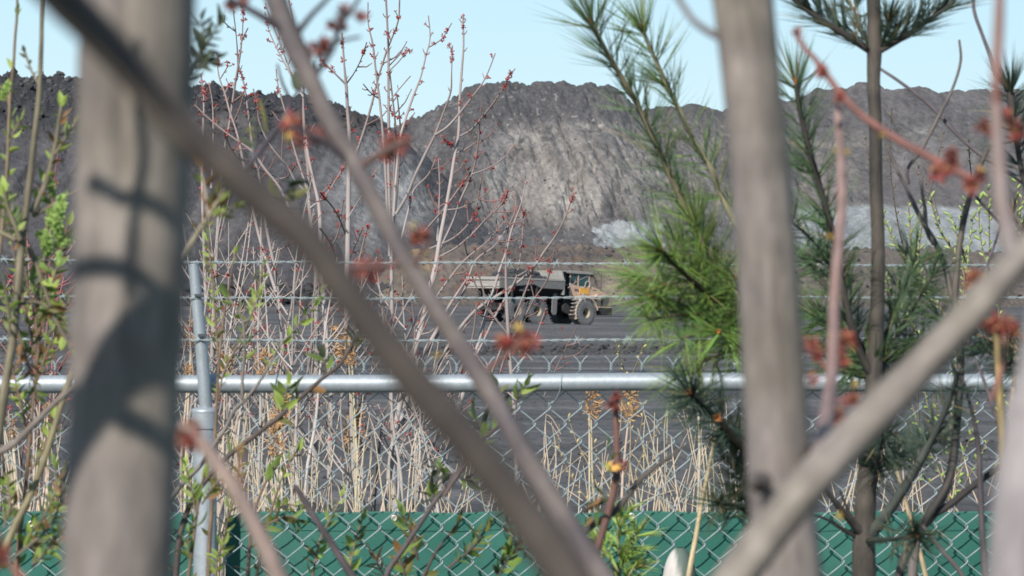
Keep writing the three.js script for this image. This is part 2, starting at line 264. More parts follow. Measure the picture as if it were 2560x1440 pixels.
hill('brown_earth_berm', {
  x0: -22, x1: 95, nx: 620, nt: 70, foot: 324, crest: 344, back: 14, drop: 0.75,
  line: [[780, 758], [860, 742], [930, 700], [990, 650], [1020, 630], [1080, 622], [1160, 611], [1240, 617], [1350, 614], [1450, 616], [1520, 624], [1600, 615], [1800, 622], [2000, 626], [2300, 622], [2560, 630], [3200, 625]],
  profile: [[0, 0], [0.3, 0.3], [0.55, 0.58], [0.75, 0.84], [1, 1]],
  relief: (x, t) => 0.9 * (fbm(x * 0.5, t * 7, 4) - 0.5) + 0.55 * (0.5 - worley(x * 1.0, t * 9)) * sstep(t, 0.3, 0.6) + 0.3 * (0.5 - worley(x * 2.2, t * 22)),
  colour: (px, py, x, y) => {
    const n = fbm(x * 0.4, y * 0.9, 4, 1), f = fbm(x * 1.5, y * 2.2, 3, 7);
    let c = mix([0.06, 0.049, 0.044], [0.1, 0.081, 0.07], n * 1.8 - 0.4);
    c = mix(c, [0.1, 0.062, 0.036], clamp(3 * f - 1.75) * 0.8);
    c = mix(c, [0.15, 0.105, 0.06], blob(px, py, 1040, 650, 44, 42, 2.4 * f - 0.4));
    c = mix(c, [0.115, 0.085, 0.055], blob(px, py, 960, 735, 90, 30, 2.2 * f - 0.5));
    c = mix(c, [0.15, 0.12, 0.1], blob(px, py, 1530, 715, 28, 34, 2.2 * f - 0.3));
    c = mix(c, [0.03, 0.028, 0.028], blob(px, py, 1370, 640, 260, 14, 2.6 * n - 0.6) * 0.8);
    return mix(c, [0.064, 0.057, 0.053], sstep(px, 1900, 2100) * 0.6);
  },
});
// clods, rocks and boulders that nobody could count
function scatter(name, label, category, n, seed, place, tint, geoSeed = 1) {
  const r = rng(seed), g = new THREE.IcosahedronGeometry(1, 1), p = g.attributes.position;
  for (let i = 0; i < p.count; i++) { const k = 0.72 + 0.5 * hash(Math.round(p.getX(i) * 50) + geoSeed, Math.round(p.getY(i) * 50), Math.round(p.getZ(i) * 50)); p.setXYZ(i, p.getX(i) * k, p.getY(i) * k * 0.8, p.getZ(i) * k); }
  g.computeVertexNormals();
  const m = shade(new THREE.InstancedMesh(g, std({ roughness: 0.95 }), n)), q = new THREE.Quaternion(), e = new THREE.Euler(), mm = new THREE.Matrix4();
  for (let i = 0; i < n; i++) { const [x, y, z, s] = place(r); e.set(r() * 6, r() * 6, r() * 6); mm.compose(V(x, y, z), q.setFromEuler(e), V(s * (0.8 + r() * 0.6), s * (0.7 + r() * 0.4), s * (0.8 + r() * 0.6))); m.setMatrixAt(i, mm); const c = tint(r); m.setColorAt(i, lin(...c)); }
  m.name = name; scene.add(m); return tag(m, label, category, null, 'stuff');
}
const greyTint = (a, b) => (r) => { const k = lerp(a, b, r()); return [k, k * 0.97, k * 1.02]; };
scatter('mud_clods', 'dark grey mud clods in low ridges across the flat yard', 'mud clods', 5200, 11, (r) => {
  const w = r(); let d = w < 0.5 ? 157 + (r() + r() + r() - 1.5) * 3.4 : w < 0.62 ? 166 + (r() - 0.5) * 8 : w < 0.9 ? 72 + (r() + r() - 1) * 9 : 58 + r() * 120;
  const x = (r() - 0.5) * d * 0.42; if (w < 0.5) d += 5 * (fbm(x * 0.04, 157, 2) - 0.5); const s = d * (w < 0.5 ? 0.00065 : 0.0005) * (0.5 + 1.4 * r() * r()); return [x, groundY(x, -d) + s * 0.3, -d, s];
}, greyTint(0.028, 0.06));

{ // loose blocks lying at the crest and foot of the dark heap, and on the mound: set on the slopes themselves
  const rr = rng(55);
  const pick = (name, n, ok, sz, tint, out, label) => { const p = scene.children.find((o) => o.name === name).geometry.attributes.position, list = []; let guard = 0; while (list.length < n && guard++ < n * 60) { const i = Math.floor(rr() * p.count), x = p.getX(i), y = p.getY(i), z = p.getZ(i), px = (x / -z) * F + 1280, py = 660 - ((y - 2.1) / -z) * F; if (ok(px, py)) { const s = sz(rr); list.push([x + (rr() - 0.5) * 0.3, y + s * 0.25, z, s]); } } let k = 0; if (list.length) scatter(out, label, 'loose rocks', list.length, 70 + n, () => list[k++], tint); };
  pick('dark_spoil_heap', 1500, (px, py) => py < 330 && px < 960 && px > -60, (r) => 0.12 + 0.55 * r() * r() * r(), greyTint(0.02, 0.07), 'crest_rocks', 'black blocks of slag along the crest of the dark left heap');
  pick('dark_spoil_heap', 900, (px, py) => py > 715 && px < 900 && px > -60, (r) => 0.15 + 0.6 * r() * r(), greyTint(0.015, 0.05), 'foot_rocks', 'black rubble at the foot of the dark left heap');
  pick('central_spoil_mound', 420, (px, py) => py > 300 && py < 600 && px > 1180 && px < 1760, (r) => 0.08 + 0.45 * r() * r() * r() * r(), greyTint(0.03, 0.24), 'mound_rocks', 'scattered pale and dark stones on the face of the central mound');
  pick('brown_earth_berm', 520, (px, py) => px > 940 && px < 2600 && py < 745, (r) => 0.1 + 0.42 * r() * r() * r(), greyTint(0.014, 0.07), 'berm_rocks', 'dark stones littering the low brown bank');
}

// ---------------------------------------------------------------- chain-link fence with barbed wire, green screen tied to it
const FZ = 7.0;                                              // distance of the rail
{
  const at = (px, py, d) => { const p = P(px, py, d); p.z = -d; return p; };
  const fence = thing('chain_link_fence', 'galvanised chain-link fence with round top rail, collared post and three strands of barbed wire', 'fence', V(0, 0, -FZ));
  // top rail: two lengths joined by a swaged sleeve beside the post
  const yr = at(0, 959, FZ).y, xj = at(566, 0, FZ).x, rr = 0.0208;
  const railGeo = (x0, x1) => { const pts = []; for (let i = 0; i <= 8; i++) { const x = lerp(x0, x1, i / 8); pts.push(V(x, yr + 0.003 * Math.sin(x * 1.7 + 0.6) + 0.0015 * Math.sin(x * 5), -FZ)); } return tube(pts, pts.map(() => rr), { rs: 20, sub: 4 }); };
  part(fence, 'top_rail', railGeo(-3.2, xj), M.galv); part(fence, 'top_rail', railGeo(xj + 0.001, 3.4), M.galv);
  part(fence, 'rail_sleeve', tube([V(xj - 0.045, yr + 0.001, -FZ), V(xj + 0.002, yr + 0.001, -FZ)], [rr * 1.045, rr * 1.045], { rs: 20 }), M.galv);
  const post = at(512, 1040, 6.955), pr = 0.0275;
  const postMesh = part(fence, 'post', tube([V(post.x - 0.002, 0, post.z), V(post.x, post.y - 0.5, post.z), post], [pr, pr, pr], { rs: 24 }), M.galv);
  const prof = [[0, 1.2], [0.0, 1.2], [0.006, 1.215], [0.034, 1.2], [0.038, 1.26], [0.043, 1.26], [0.046, 1.1], [0.05, 0.55], [0.05, 0]].map(([y, r]) => new THREE.Vector2(r * pr * 0.92, y));
  const cap = new THREE.LatheGeometry(prof, 28); cap.translate(post.x, at(0, 1071, 6.955).y, post.z); part(postMesh, 'post_cap', cap, M.galv);
  const bolt = new THREE.CylinderGeometry(0.006, 0.006, 0.01, 6); bolt.rotateX(Math.PI / 2); bolt.translate(post.x + 0.033, post.y - 0.105, post.z + 0.008); part(postMesh, 'bolt', bolt, M.galv);
  const armPts = [at(515, 1024, 6.955), at(512, 985, 6.95), at(505, 890, 6.945), at(495, 780, 6.94), at(484, 660, 6.935)];
  part(fence, 'barb_arm', tube(armPts, [0.0155, 0.0155, 0.0148, 0.0138, 0.0125], { rs: 10, sub: 4 }), M.galv);
  for (const y of [738, 838]) { const q = at(lerp(484, 515, (y - 660) / 364) + 6, y, 6.925); part(fence, 'arm_slot', box(q.x - 0.009, q.x + 0.011, q.y - 0.003, q.y + 0.003, q.z - 0.006, q.z + 0.006), std({ color: lin(0.04, 0.045, 0.05), roughness: 0.7 })); }
  // woven wires: each zigzags between two columns of links and hooks round its neighbours; the ends are twisted in pairs and splayed
  const zm = -7.026, Wd = 0.0718, hh = 0.0797, y0 = at(0, 931, 7.026).y, xs = at(1297, 0, 7.026).x, wr = 0.0015;
  const wireGeo = (even) => {
    const p = [], a = 0, b = Wd / 2, side = even ? 1 : -1, e = even ? a : b, tw = [];
    for (let k = 7; k >= 0; k--) { const q = (k / 7) * Math.PI * 3 + (even ? 0 : Math.PI); tw.push(V(e + 0.0026 * Math.cos(q), 0.003 + k * 0.0026, 0.0026 * Math.sin(q))); }
    const tip = tw[0]; p.push(V(e + (even ? -0.016 : 0.016), tip.y + 0.016, 0.002), V(e + (even ? -0.008 : 0.008), tip.y + 0.0085, 0.001), ...tw);
    for (let k = 1; k < 46; k++) { const y = -k * hh / 2, left = even ? k % 2 === 0 : k % 2 === 1, x = left ? a - 0.0012 : b + 0.0012, s = left ? 1 : -1; p.push(V(x, y + 0.0045, 0.0021 * s), V(x, y - 0.0045, -0.0021 * s)); }
    return tube(p, p.map(() => wr), { rs: 5, sub: 2 });
  };
  const wg = [wireGeo(true), wireGeo(false)];
  for (let c = -62; c < 70; c++) { const m = put(fence, 'wire', wg[Math.abs(c) % 2], M.wire, V(xs + c * Wd / 2, y0 + 0.0012 * Math.sin(c * 0.31), zm)); m.base = undefined; }
  for (const px of [200, 690, 1402, 1905, 2440]) { // tie wires round the rail
    const c = at(px, 0, FZ).x, pts = []; for (let k = 0; k <= 20; k++) { const q = -2.2 + (k / 20) * 7; pts.push(V(c + 0.0009 * k - 0.006 + (k < 4 ? -0.0035 * (4 - k) : 0), yr + Math.sin(q) * (rr + 0.002) - (k < 4 ? 0.007 * (4 - k) : 0), -FZ + Math.cos(q) * (rr + 0.002))); }
    part(fence, 'tie_wire', tube(pts, pts.map(() => 0.0016), { rs: 5, sub: 1 }), M.wire);
  }
  // barbed wire: two twisted strands and wrapped four-point barbs
  const R = rng(5);
  const rows = [[[-200, 648], [190, 650], [486, 655], [860, 656], [1280, 658], [1800, 661], [2200, 663], [2760, 664]], [[-200, 740], [190, 741], [490, 744], [900, 746], [1280, 745], [1800, 741], [2200, 744], [2760, 743]], [[-200, 846], [190, 848], [500, 850], [900, 852], [1280, 852], [1500, 850], [1800, 847], [2200, 845], [2760, 843]]];
  rows.forEach((row, ri) => {
    const base = row.map(([x, y]) => at(x, y, 6.925)), curve = new THREE.CatmullRomCurve3(base, false, 'centripetal'), L = curve.getLength(), geos = [];
    for (const ph of [0, Math.PI]) { const pts = [], n = Math.round(L / 0.008); for (let i = 0; i <= n; i++) { const p = curve.getPointAt(i / n), q = (i / n) * L / 0.055 * Math.PI * 2 + ph; p.y += 0.0017 * Math.cos(q) + 0.0007 * Math.sin(i * 0.13 + ri); p.z += 0.0017 * Math.sin(q); pts.push(p); } geos.push(tube(pts, pts.map(() => 0.00125), { rs: 4, sub: 1 })); }
    const strand = part(fence, 'barbed_wire', geos, M.wire);
    const at0 = [[1179, 1390, 1340, 1272], [1222, 1455, 960, 1030], [1203, 1440, 1565, 905]][ri];
    for (let x = -120; x < 2700; x += 128) {
      const px = Math.abs(x - 1280) < 260 ? null : x + R() * 30;
      for (const q of px === null ? (x === -120 + 128 * 9 ? at0 : []) : [px]) {
        const t = (q + 200) / 2960, p = curve.getPointAt(clamp(t)), g = [];
        for (let k = 0; k < 2; k++) { const a = 0.9 + 0.5 * (R() - 0.5) + k * 1.25, l = 0.0105 + R() * 0.003, dx = Math.cos(a) * l, dy = Math.sin(a) * l; g.push(tube([V(p.x - dx + k * 0.004, p.y - dy, p.z + 0.004), V(p.x + k * 0.004, p.y, p.z + 0.0035), V(p.x + dx + k * 0.004, p.y + dy, p.z - 0.002)], [0.0005, 0.00115, 0.0005], { rs: 4, sub: 1 })); }
        for (let k = 0; k < 3; k++) { const pts = []; for (let j = 0; j <= 8; j++) { const w = (j / 8) * 6.28; pts.push(V(p.x + (k - 1) * 0.0026 + j * 0.0003, p.y + 0.0034 * Math.cos(w), p.z + 0.0034 * Math.sin(w))); } g.push(tube(pts, pts.map(() => 0.001), { rs: 4, sub: 1 })); }
        part(strand, 'barb', g, M.wire);
      }
    }
  });
  // the screen: two lengths of green sheet behind the wires, hemmed, with eyelets
  const zc = -7.060, screens = [['green privacy screen sheet at the left, ending behind the fence post', -3, at(536, 0, 7.06).x], ['long green privacy screen sheet right of the fence post, tied behind the wires', at(563, 0, 7.06).x, 3.2]];
  const top = (x, k) => at(0, 1281, 7.06).y - 0.0035 * (0.5 - 0.5 * Math.cos((x + 0.555) / 0.28 * 6.283)) + 0.004 * fbm(x * 6, 1, 2) - (k ? 0.012 * Math.exp(-Math.max(0, x - screens[1][1]) / 0.02) : 0.02 * Math.exp(-Math.max(0, screens[0][2] - x) / 0.03));
  screens.forEach(([label, x0, x1], k) => {
    const t = thing('privacy_screen', label, 'fence screen', V((x0 + x1) / 2, 0.05, zc));
    const wave = (x, v) => 0.013 * (fbm(x * 2.2, v * 1.3, 3, 2) - 0.5) + 0.006 * Math.sin(x * 9 + v * 2) * sstep(v, 0, 0.1) + 0.0022 * (fbm(x * 14, v * 5, 2, 9) - 0.5);
    const sheet = (dz, v0, v1, nv) => { const nx = Math.round((x1 - x0) / 0.012); const g = grid(nx, nv, (u, v) => { const x = lerp(x0, x1, u), vv = lerp(v0, v1, v), y = lerp(top(x, k), 0.05, vv); return V(x, y, zc + wave(x, vv) + dz - 0.007 * sstep(vv, 0.02, 0) * (1 - dz * 400)); }, () => [1, 1, 1]); const uv = g.attributes.uv, p = g.attributes.position; for (let i = 0; i < uv.count; i++) uv.setXY(i, p.getX(i), p.getY(i)); return g; };
    part(t, 'sheet', sheet(0, 0, 1, 60), M.cloth); part(t, 'hem', sheet(0.0022, 0.002, 0.029, 6), M.cloth);
    for (const [px, py] of [[75, 1311], [683, 1299], [985, 1296], [1287, 1297], [1580, 1291], [1888, 1294], [2330, 1295]]) { const p = at(px, py, 7.05); if (p.x < x0 || p.x > x1) continue; const g = new THREE.TorusGeometry(0.0055, 0.0019, 8, 18); g.translate(p.x, p.y, zc + wave(p.x, 0.01) + 0.004); const hole = new THREE.CircleGeometry(0.0045, 14); hole.translate(p.x, p.y, zc + wave(p.x, 0.01) + 0.0035); const e = part(t, 'eyelet', g, M.brass); part(e, 'eyelet_hole', hole, std({ color: lin(0.25, 0.22, 0.18) })); }
  });
}

// ---------------------------------------------------------------- articulated dump truck
{
  const t = thing('dump_truck', 'dusty articulated dump truck with six big tyres, loaded with dark rubble on the yard', 'dump truck', V(0, 0, 0));
  const mud = (r, g, b, o = {}) => std({ color: lin(r, g, b), map: wearMap, roughness: 0.85, ...o });
  const K = { tan: mud(0.66, 0.45, 0.34), dustTan: mud(0.58, 0.47, 0.4), yellow: mud(0.85, 0.45, 0.08), grey: mud(0.2, 0.2, 0.205), lightGrey: mud(0.38, 0.365, 0.355), dark: mud(0.035, 0.034, 0.035), black: mud(0.016, 0.016, 0.018), tyre: mud(0.17, 0.17, 0.18), rim: mud(0.4, 0.36, 0.27), glass: std({ color: lin(0.03, 0.075, 0.08), roughness: 0.08 }), white: mud(0.5, 0.48, 0.45), red: mud(0.3, 0.05, 0.02) };
  const add = (n, g, m, parent = t, label) => part(parent, n, g, m, label);
  // wheels
  const tyreProf = [[0.36, -0.33], [0.62, -0.37], [0.84, -0.37], [0.93, -0.3], [0.945, 0], [0.93, 0.3], [0.84, 0.37], [0.62, 0.37], [0.36, 0.33]].map(([r, y]) => new THREE.Vector2(r, y));
  const lathe = (prof, n = 36) => { const g = new THREE.LatheGeometry(prof, n); g.rotateX(Math.PI / 2); return g; };
  const lugs = []; for (let k = 0; k < 26; k++) for (const s of [-1, 1]) { const g = box(-0.07, 0.07, -0.03, 0.035, -0.2, 0.2); g.rotateY(s * 0.3); g.translate(0, 0.95, s * 0.19); g.rotateZ(((k + (s > 0 ? 0.5 : 0)) / 26) * Math.PI * 2); lugs.push(g.toNonIndexed()); }
  const rimProf = [[0.0, 0.08], [0.2, 0.1], [0.24, 0.02], [0.33, 0.0], [0.34, 0.3], [0.39, 0.335], [0.43, 0.33], [0.44, 0.3], [0.42, -0.3]].map(([r, y]) => new THREE.Vector2(r, y));
  const wheel = (x, z, turn = 0) => {
    const place = (g) => { if (z < 0) g.rotateY(Math.PI); if (turn) g.rotateY(turn); g.translate(x, 0.955, z); return g; };
    const w = add('wheel', place(lathe(rimProf)), K.rim); w.name = 'wheel';
    add('tyre', place(lathe(tyreProf)), K.tyre, w); add('tread', place(mergeGeometries(lugs)), K.tyre, w);
    const hub = lathe([[0, 0.16], [0.13, 0.15], [0.17, 0.1], [0.17, 0.02]].map(([r, y]) => new THREE.Vector2(r, y)), 16); add('hub', place(hub), K.dark, w);
  };
  for (const u of [0, -4.94, -6.92]) for (const z of [1.13, -1.13]) wheel(u, z);
  // rear frame
  add('rear_frame', [box(-8.2, -2.3, 1.0, 1.45, -0.55, 0.55), box(-8.1, -7.6, 0.75, 1.45, -1.0, 1.0)], K.black);
  add('rear_bumper', box(-8.35, -8.15, 0.95, 1.15, -1.25, 1.25), K.dark);
  for (const z of [0.95, -0.95]) add('walking_beam', [box(-7.2, -4.7, 0.75, 1.1, z * 0.72 - 0.14, z * 0.72 + 0.14)], K.black);
  for (const u of [-6.92, -4.94, 0]) add('axle', box(u - 0.22, u + 0.22, 0.75, 1.15, -0.9, 0.9), K.black);
  for (const z of [0.62, -0.62]) add('lift_ram', rod(V(-5.9, 1.3, z), V(-3.3, 2.3, z), 0.11, 10), K.black);
  // dump body
  const tailW = 1.72, sideTop = 3.2;
  for (const s of [1, -1]) {
    const side = prism([[-8.85, 2.5], [-8.2, 2.5], [-7.7, 2.68], [-5.6, 2.86], [-4.9, 2.62], [-2.62, 2.6], [-2.55, sideTop], [-8.95, sideTop]], 0.1, 0.012); side.translate(0, 0, s > 0 ? 1.62 : -1.72); const sp = add('bed_side', side, K.grey);
    add('bed_rail', box(-8.95, -2.55, sideTop - 0.02, sideTop + 0.1, s > 0 ? 1.6 : -1.76, s > 0 ? 1.76 : -1.6), K.lightGrey, sp);
    for (const u of [-7.75, -6.55, -5.3]) { const g = prism([[u, 1.7], [u + 0.14, 1.7], [u + 0.14, 3.15], [u, 3.15]], 0.12); g.translate(0, 0, s > 0 ? 1.55 : -1.67); add('bed_rib', g, K.dark, sp); }
    const hex = prism([[-6.9, 2.35], [-6.75, 2.72], [-6.1, 2.76], [-5.85, 2.4]], 0.05); hex.translate(0, 0, s > 0 ? 1.5 : -1.55); add('bed_panel', hex, K.grey, sp);
  }
  { // belly: an open trough with sloping sides, floor and rising tail chute
    const sec = (u, f, b) => [V(u, 2.62, f), V(u, b, f * 0.52), V(u, b, -f * 0.52), V(u, 2.62, -f)], st = [sec(-2.65, 1.62, 1.55), sec(-6.6, 1.62, 1.5), sec(-8.95, 1.72, 2.42)], pos = [], idx = [];
    st.forEach((r) => r.forEach((p) => pos.push(p.x, p.y, p.z))); for (let i = 0; i < 2; i++) for (let j = 0; j < 3; j++) { const a = i * 4 + j; idx.push(a, a + 1, a + 4, a + 1, a + 5, a + 4); }
    add('bed_floor', fromArrays(pos, idx).toNonIndexed(), K.black);
  }
  const tg = add('tailgate', [box(-9.04, -8.94, 2.46, 2.98, -tailW, tailW)], K.lightGrey);
  add('tail_lip', [box(-9.1, -8.96, 3.08, 3.3, -tailW - 0.02, tailW + 0.02)], K.lightGrey, tg); add('tail_slot', box(-9.02, -8.96, 2.97, 3.09, -tailW, tailW), K.grey, tg); add('tail_seam', box(-9.05, -9.03, 2.56, 2.6, -tailW, tailW), K.dark, tg);
  { const w = prism([[-1.72, 2.2], [1.72, 2.2], [1.72, 3.2], [1.45, 3.92], [-1.45, 3.92], [-1.72, 3.2]], 0.1, 0.01); w.rotateY(-Math.PI / 2); w.translate(-2.55, 0, 0); const hb = add('headboard', w, mud(0.3, 0.295, 0.29)); add('spill_guard', box(-2.66, -1.95, 3.9, 3.97, -1.46, 1.46), K.lightGrey, hb); }
  { // the load
    const r = rng(41), gs = []; const heap = new THREE.SphereGeometry(1, 40, 20); heap.scale(3.0, 1.08, 1.5); heap.translate(-5.6, 2.78, 0);
    const p = heap.attributes.position; for (let i = 0; i < p.count; i++) p.setY(i, p.getY(i) + 0.25 * (fbm(p.getX(i) * 2, p.getZ(i) * 2, 3) - 0.5)); heap.computeVertexNormals(); gs.push(heap.toNonIndexed());
    for (let i = 0; i < 170; i++) { const g = new THREE.IcosahedronGeometry(0.08 + 0.2 * r() * r(), 0), u = -8.3 + 5.4 * r(), z = (r() - 0.5) * 2.8, k = 1 - ((u + 5.6) / 3) ** 2 - (z / 1.55) ** 2; g.rotateX(r() * 6); g.rotateY(r() * 6); g.scale(1, 0.7 + r() * 0.4, 1); g.translate(u, 2.8 + 1.08 * Math.sqrt(Math.max(0.02, k)), z); gs.push(g); }
    add('rubble_load', gs, mud(0.05, 0.052, 0.058), t, 'dark rubble heaped in the bed').userData.kind = 'stuff';
  }
  { const g = prism([[-3.42, 0.9], [-3.3, 0.74], [-3.05, 0.74], [-2.96, 0.9], [-2.92, 2.0], [-3.02, 2.4], [-3.2, 2.4], [-3.38, 2.0]], 0.06, 0.015); g.translate(0, 0, 1.3); add('mudflap', g, K.grey); add('mudflap_arm', rod(V(-3.1, 2.35, 1.33), V(-3.0, 2.62, 1.2), 0.04), K.grey); }
  for (const [u, z] of [[-8.3, 1.2], [-8.3, -1.2]]) add('tail_lamp', box(u - 0.1, u, 1.25, 1.42, z - 0.12, z + 0.12), K.red);
  // joint and front frame
  add('joint', [box(-2.6, -1.5, 0.95, 1.5, -0.4, 0.4), rod(V(-2.1, 0.8, 0), V(-2.1, 1.75, 0), 0.32, 14)], K.black);
  add('front_frame', [box(-1.7, 2.5, 0.85, 1.9, -0.6, 0.6), box(-1.9, -1.0, 1.2, 2.6, -1.0, 0.9)], K.black);
  add('fuel_tank', new THREE.CylinderGeometry(0.38, 0.38, 0.9, 18).rotateX(Math.PI / 2).translate(-1.75, 1.25, 0.75), K.dark);
  // cab: floor box, pillars, panes, roof
  const u0 = -1.34, u1 = 0.66, zn = 1.0, zf = -0.75;
  { const g = prism([[u0, 1.95], [u1 + 0.05, 1.95], [u1 + 0.2, 2.9], [u0 + 0.9, 2.88], [u0, 3.05]], 0.06, 0.02); const a = g.clone(); g.translate(0, 0, zn - 0.06); a.translate(0, 0, zf); const cb = add('cab_body', [g, a, box(u0, u1, 1.95, 2.0, zf, zn).toNonIndexed(), box(u0, u0 + 0.06, 1.95, 2.95, zf, zn).toNonIndexed(), box(u1 + 0.06, u1 + 0.16, 1.95, 2.88, zf, zn).toNonIndexed()], K.tan);
    add('door_panel', new THREE.BoxGeometry(0.92, 0.42, 0.04).translate(0.13, 2.55, zn + 0.035), K.yellow, cb, 'yellow panel on the lower cab side');
    for (let k = 0; k < 4; k++) { const m = prism([[0, 0], [0.05, 0], [-0.02, 0.2], [-0.07, 0.2]], 0.015); m.translate(-0.82 + k * 0.11, 2.52 - 0.03 * (k % 2), zn + 0.02); add('decal_stroke', m, K.black, cb); }
    add('cab_ledge', box(u0, u1 + 0.2, 1.98, 2.06, zn - 0.05, zn + 0.12), K.dustTan, cb); }
  for (const [u, z, w] of [[u0, zn, 0.09], [u0 + 0.82, zn, 0.09], [u1 - 0.06, zn, 0.06], [u0, zf, 0.09], [u1 - 0.06, zf, 0.08], [u0 + 0.82, zf, 0.08]]) add('pillar', box(u, u + w, 2.86, 3.84, z - 0.08, z), K.tan);
  add('side_window', box(u0 + 0.09, u0 + 0.82, 2.9, 3.82, zn - 0.05, zn - 0.035), K.glass); add('side_window', box(u0 + 0.91, u1 - 0.06, 2.84, 3.82, zn - 0.05, zn - 0.035), K.glass);
  add('rear_window', box(u0 + 0.02, u0 + 0.035, 2.98, 3.82, zf, zn - 0.09), K.glass); add('far_window', box(u0 + 0.09, u1, 2.86, 3.82, zf + 0.02, zf + 0.03), K.glass);
  add('windscreen', box(u1 - 0.02, u1, 2.86, 3.8, zf, zn - 0.08), K.glass);
  add('seat', [box(-0.75, -0.25, 2.4, 2.6, -0.15, 0.4), box(-0.85, -0.72, 2.5, 3.35, -0.15, 0.4)], K.black);
  { const g = prism([[-1.85, 3.84], [-1.85, 3.93], [-1.3, 4.0], [0.4, 3.97], [0.95, 3.86], [0.95, 3.82]], zn - zf + 0.16, 0.02); g.translate(0, 0, zf - 0.08); add('cab_roof', g, K.lightGrey); }
  for (const z of [zn - 0.02, zf + 0.02]) add('rear_guard', [rod(V(-1.8, 3.85, z), V(-1.8, 2.95, z), 0.035), rod(V(-1.8, 2.95, z), V(u0, 2.95, z), 0.035)], K.grey);
  add('grab_rail', [tube([V(0.1, 2.85, zn + 0.08), V(0.2, 3.2, zn + 0.1), V(0.32, 3.3, zn + 0.1), V(0.56, 3.3, zn + 0.1), V(0.62, 3.15, zn + 0.1), V(0.62, 2.85, zn + 0.08)], [0.03, 0.03, 0.03, 0.03, 0.03, 0.03], { rs: 6 })], K.white);
  for (const z of [zn, zf]) add('mirror_arm', [rod(V(0.9, 3.85, z), V(2.05, 3.87, z), 0.025), rod(V(1.0, 3.82, z), V(1.5, 3.05, z), 0.022), rod(V(1.9, 3.86, z), V(1.86, 2.6, z), 0.022)], K.dark);
  add('mirror', box(0.86, 0.96, 3.62, 3.85, zn - 0.1, zn + 0.12), K.black);
  // hood, grille, fender, steps, bumper
  { const g = prism([[0.7, 1.6], [2.62, 1.42], [2.78, 1.5], [2.78, 2.2], [2.6, 2.34], [1.9, 2.62], [0.95, 2.88], [0.7, 2.9]], 1.7, 0.03); g.translate(0, 0, -0.72); const hd = add('hood', g, K.tan);
    add('hood_top', prism([[0.72, 2.93], [1.9, 2.66], [2.62, 2.38], [2.6, 2.34], [1.9, 2.62], [0.72, 2.9]], 1.5).translate(0, 0, -0.62), K.dustTan, hd);
    add('side_grille', box(1.92, 2.68, 1.5, 2.24, 1.015, 1.03), K.black, hd); for (let k = 0; k < 8; k++) add('grille_bar', rod(V(1.92 + k * 0.1, 1.5, 1.04), V(1.98 + k * 0.1, 2.22, 1.04), 0.014, 4), K.grey, hd); for (let k = 0; k < 5; k++) add('grille_bar', rod(V(1.92, 1.55 + k * 0.14, 1.045), V(2.68, 1.55 + k * 0.14, 1.045), 0.011, 4), K.grey, hd);
    add('front_grille', box(2.8, 2.84, 1.5, 2.15, -0.6, 0.85), K.black, hd); add('hood_vent', box(1.05, 1.4, 2.62, 2.68, 1.0, 1.02), K.black, hd); }
  add('air_cleaner', new THREE.CylinderGeometry(0.24, 0.24, 0.26, 22).rotateX(Math.PI / 2).translate(1.42, 2.12, 1.1), K.dustTan);
  { const pts = []; for (let k = 0; k <= 14; k++) { const a = (-0.14 + (k / 14) * 1.12) * Math.PI * 0.95; pts.push([Math.cos(Math.PI - a) * 1.16, 0.95 + Math.sin(Math.PI - a) * 1.16]); } const inner = pts.map(([x, y]) => [x * 0.94, (y - 0.95) * 0.94 + 0.95]).reverse(); const g = prism([...pts, ...inner], 0.75, 0.01); g.translate(0.05, 0, 0.72); add('fender', g, K.dustTan); }
  add('fender_deck', box(-0.5, 1.3, 2.0, 2.12, 0.6, 1.35), K.dustTan);
  for (let k = 0; k < 5; k++) add('step', box(-1.5 + k * 0.06, -1.0 + k * 0.05, 0.78 + k * 0.27, 0.85 + k * 0.27, 1.0, 1.45), K.lightGrey);
  add('step_frame', [box(-1.02, -0.94, 0.72, 2.05, 1.2, 1.42), box(-0.94, -0.8, 1.3, 2.0, 1.2, 1.42)], K.lightGrey);
  add('bumper', [box(1.55, 2.95, 0.85, 1.4, -1.2, 1.15)], K.dark); add('bumper_edge', box(1.6, 2.97, 1.4, 1.45, -1.15, 1.17), K.dustTan);
  add('cab_back_plate', box(-1.45, -1.36, 1.4, 2.95, -0.9, 0.95), K.black);
  t.position.set(T0.x, groundY(T0.x, T0.z) + 0.0, T0.z); t.rotation.order = 'YZX'; t.rotation.set(0, 43 * DEG, -2.3 * DEG);
}

// ---------------------------------------------------------------- plants: shared pieces
const jit = (c, r, k) => { const a = (r() - 0.5) * k * 0.8; return c.map((v) => v * (1 + a + (r() - 0.5) * k * 0.2)); };
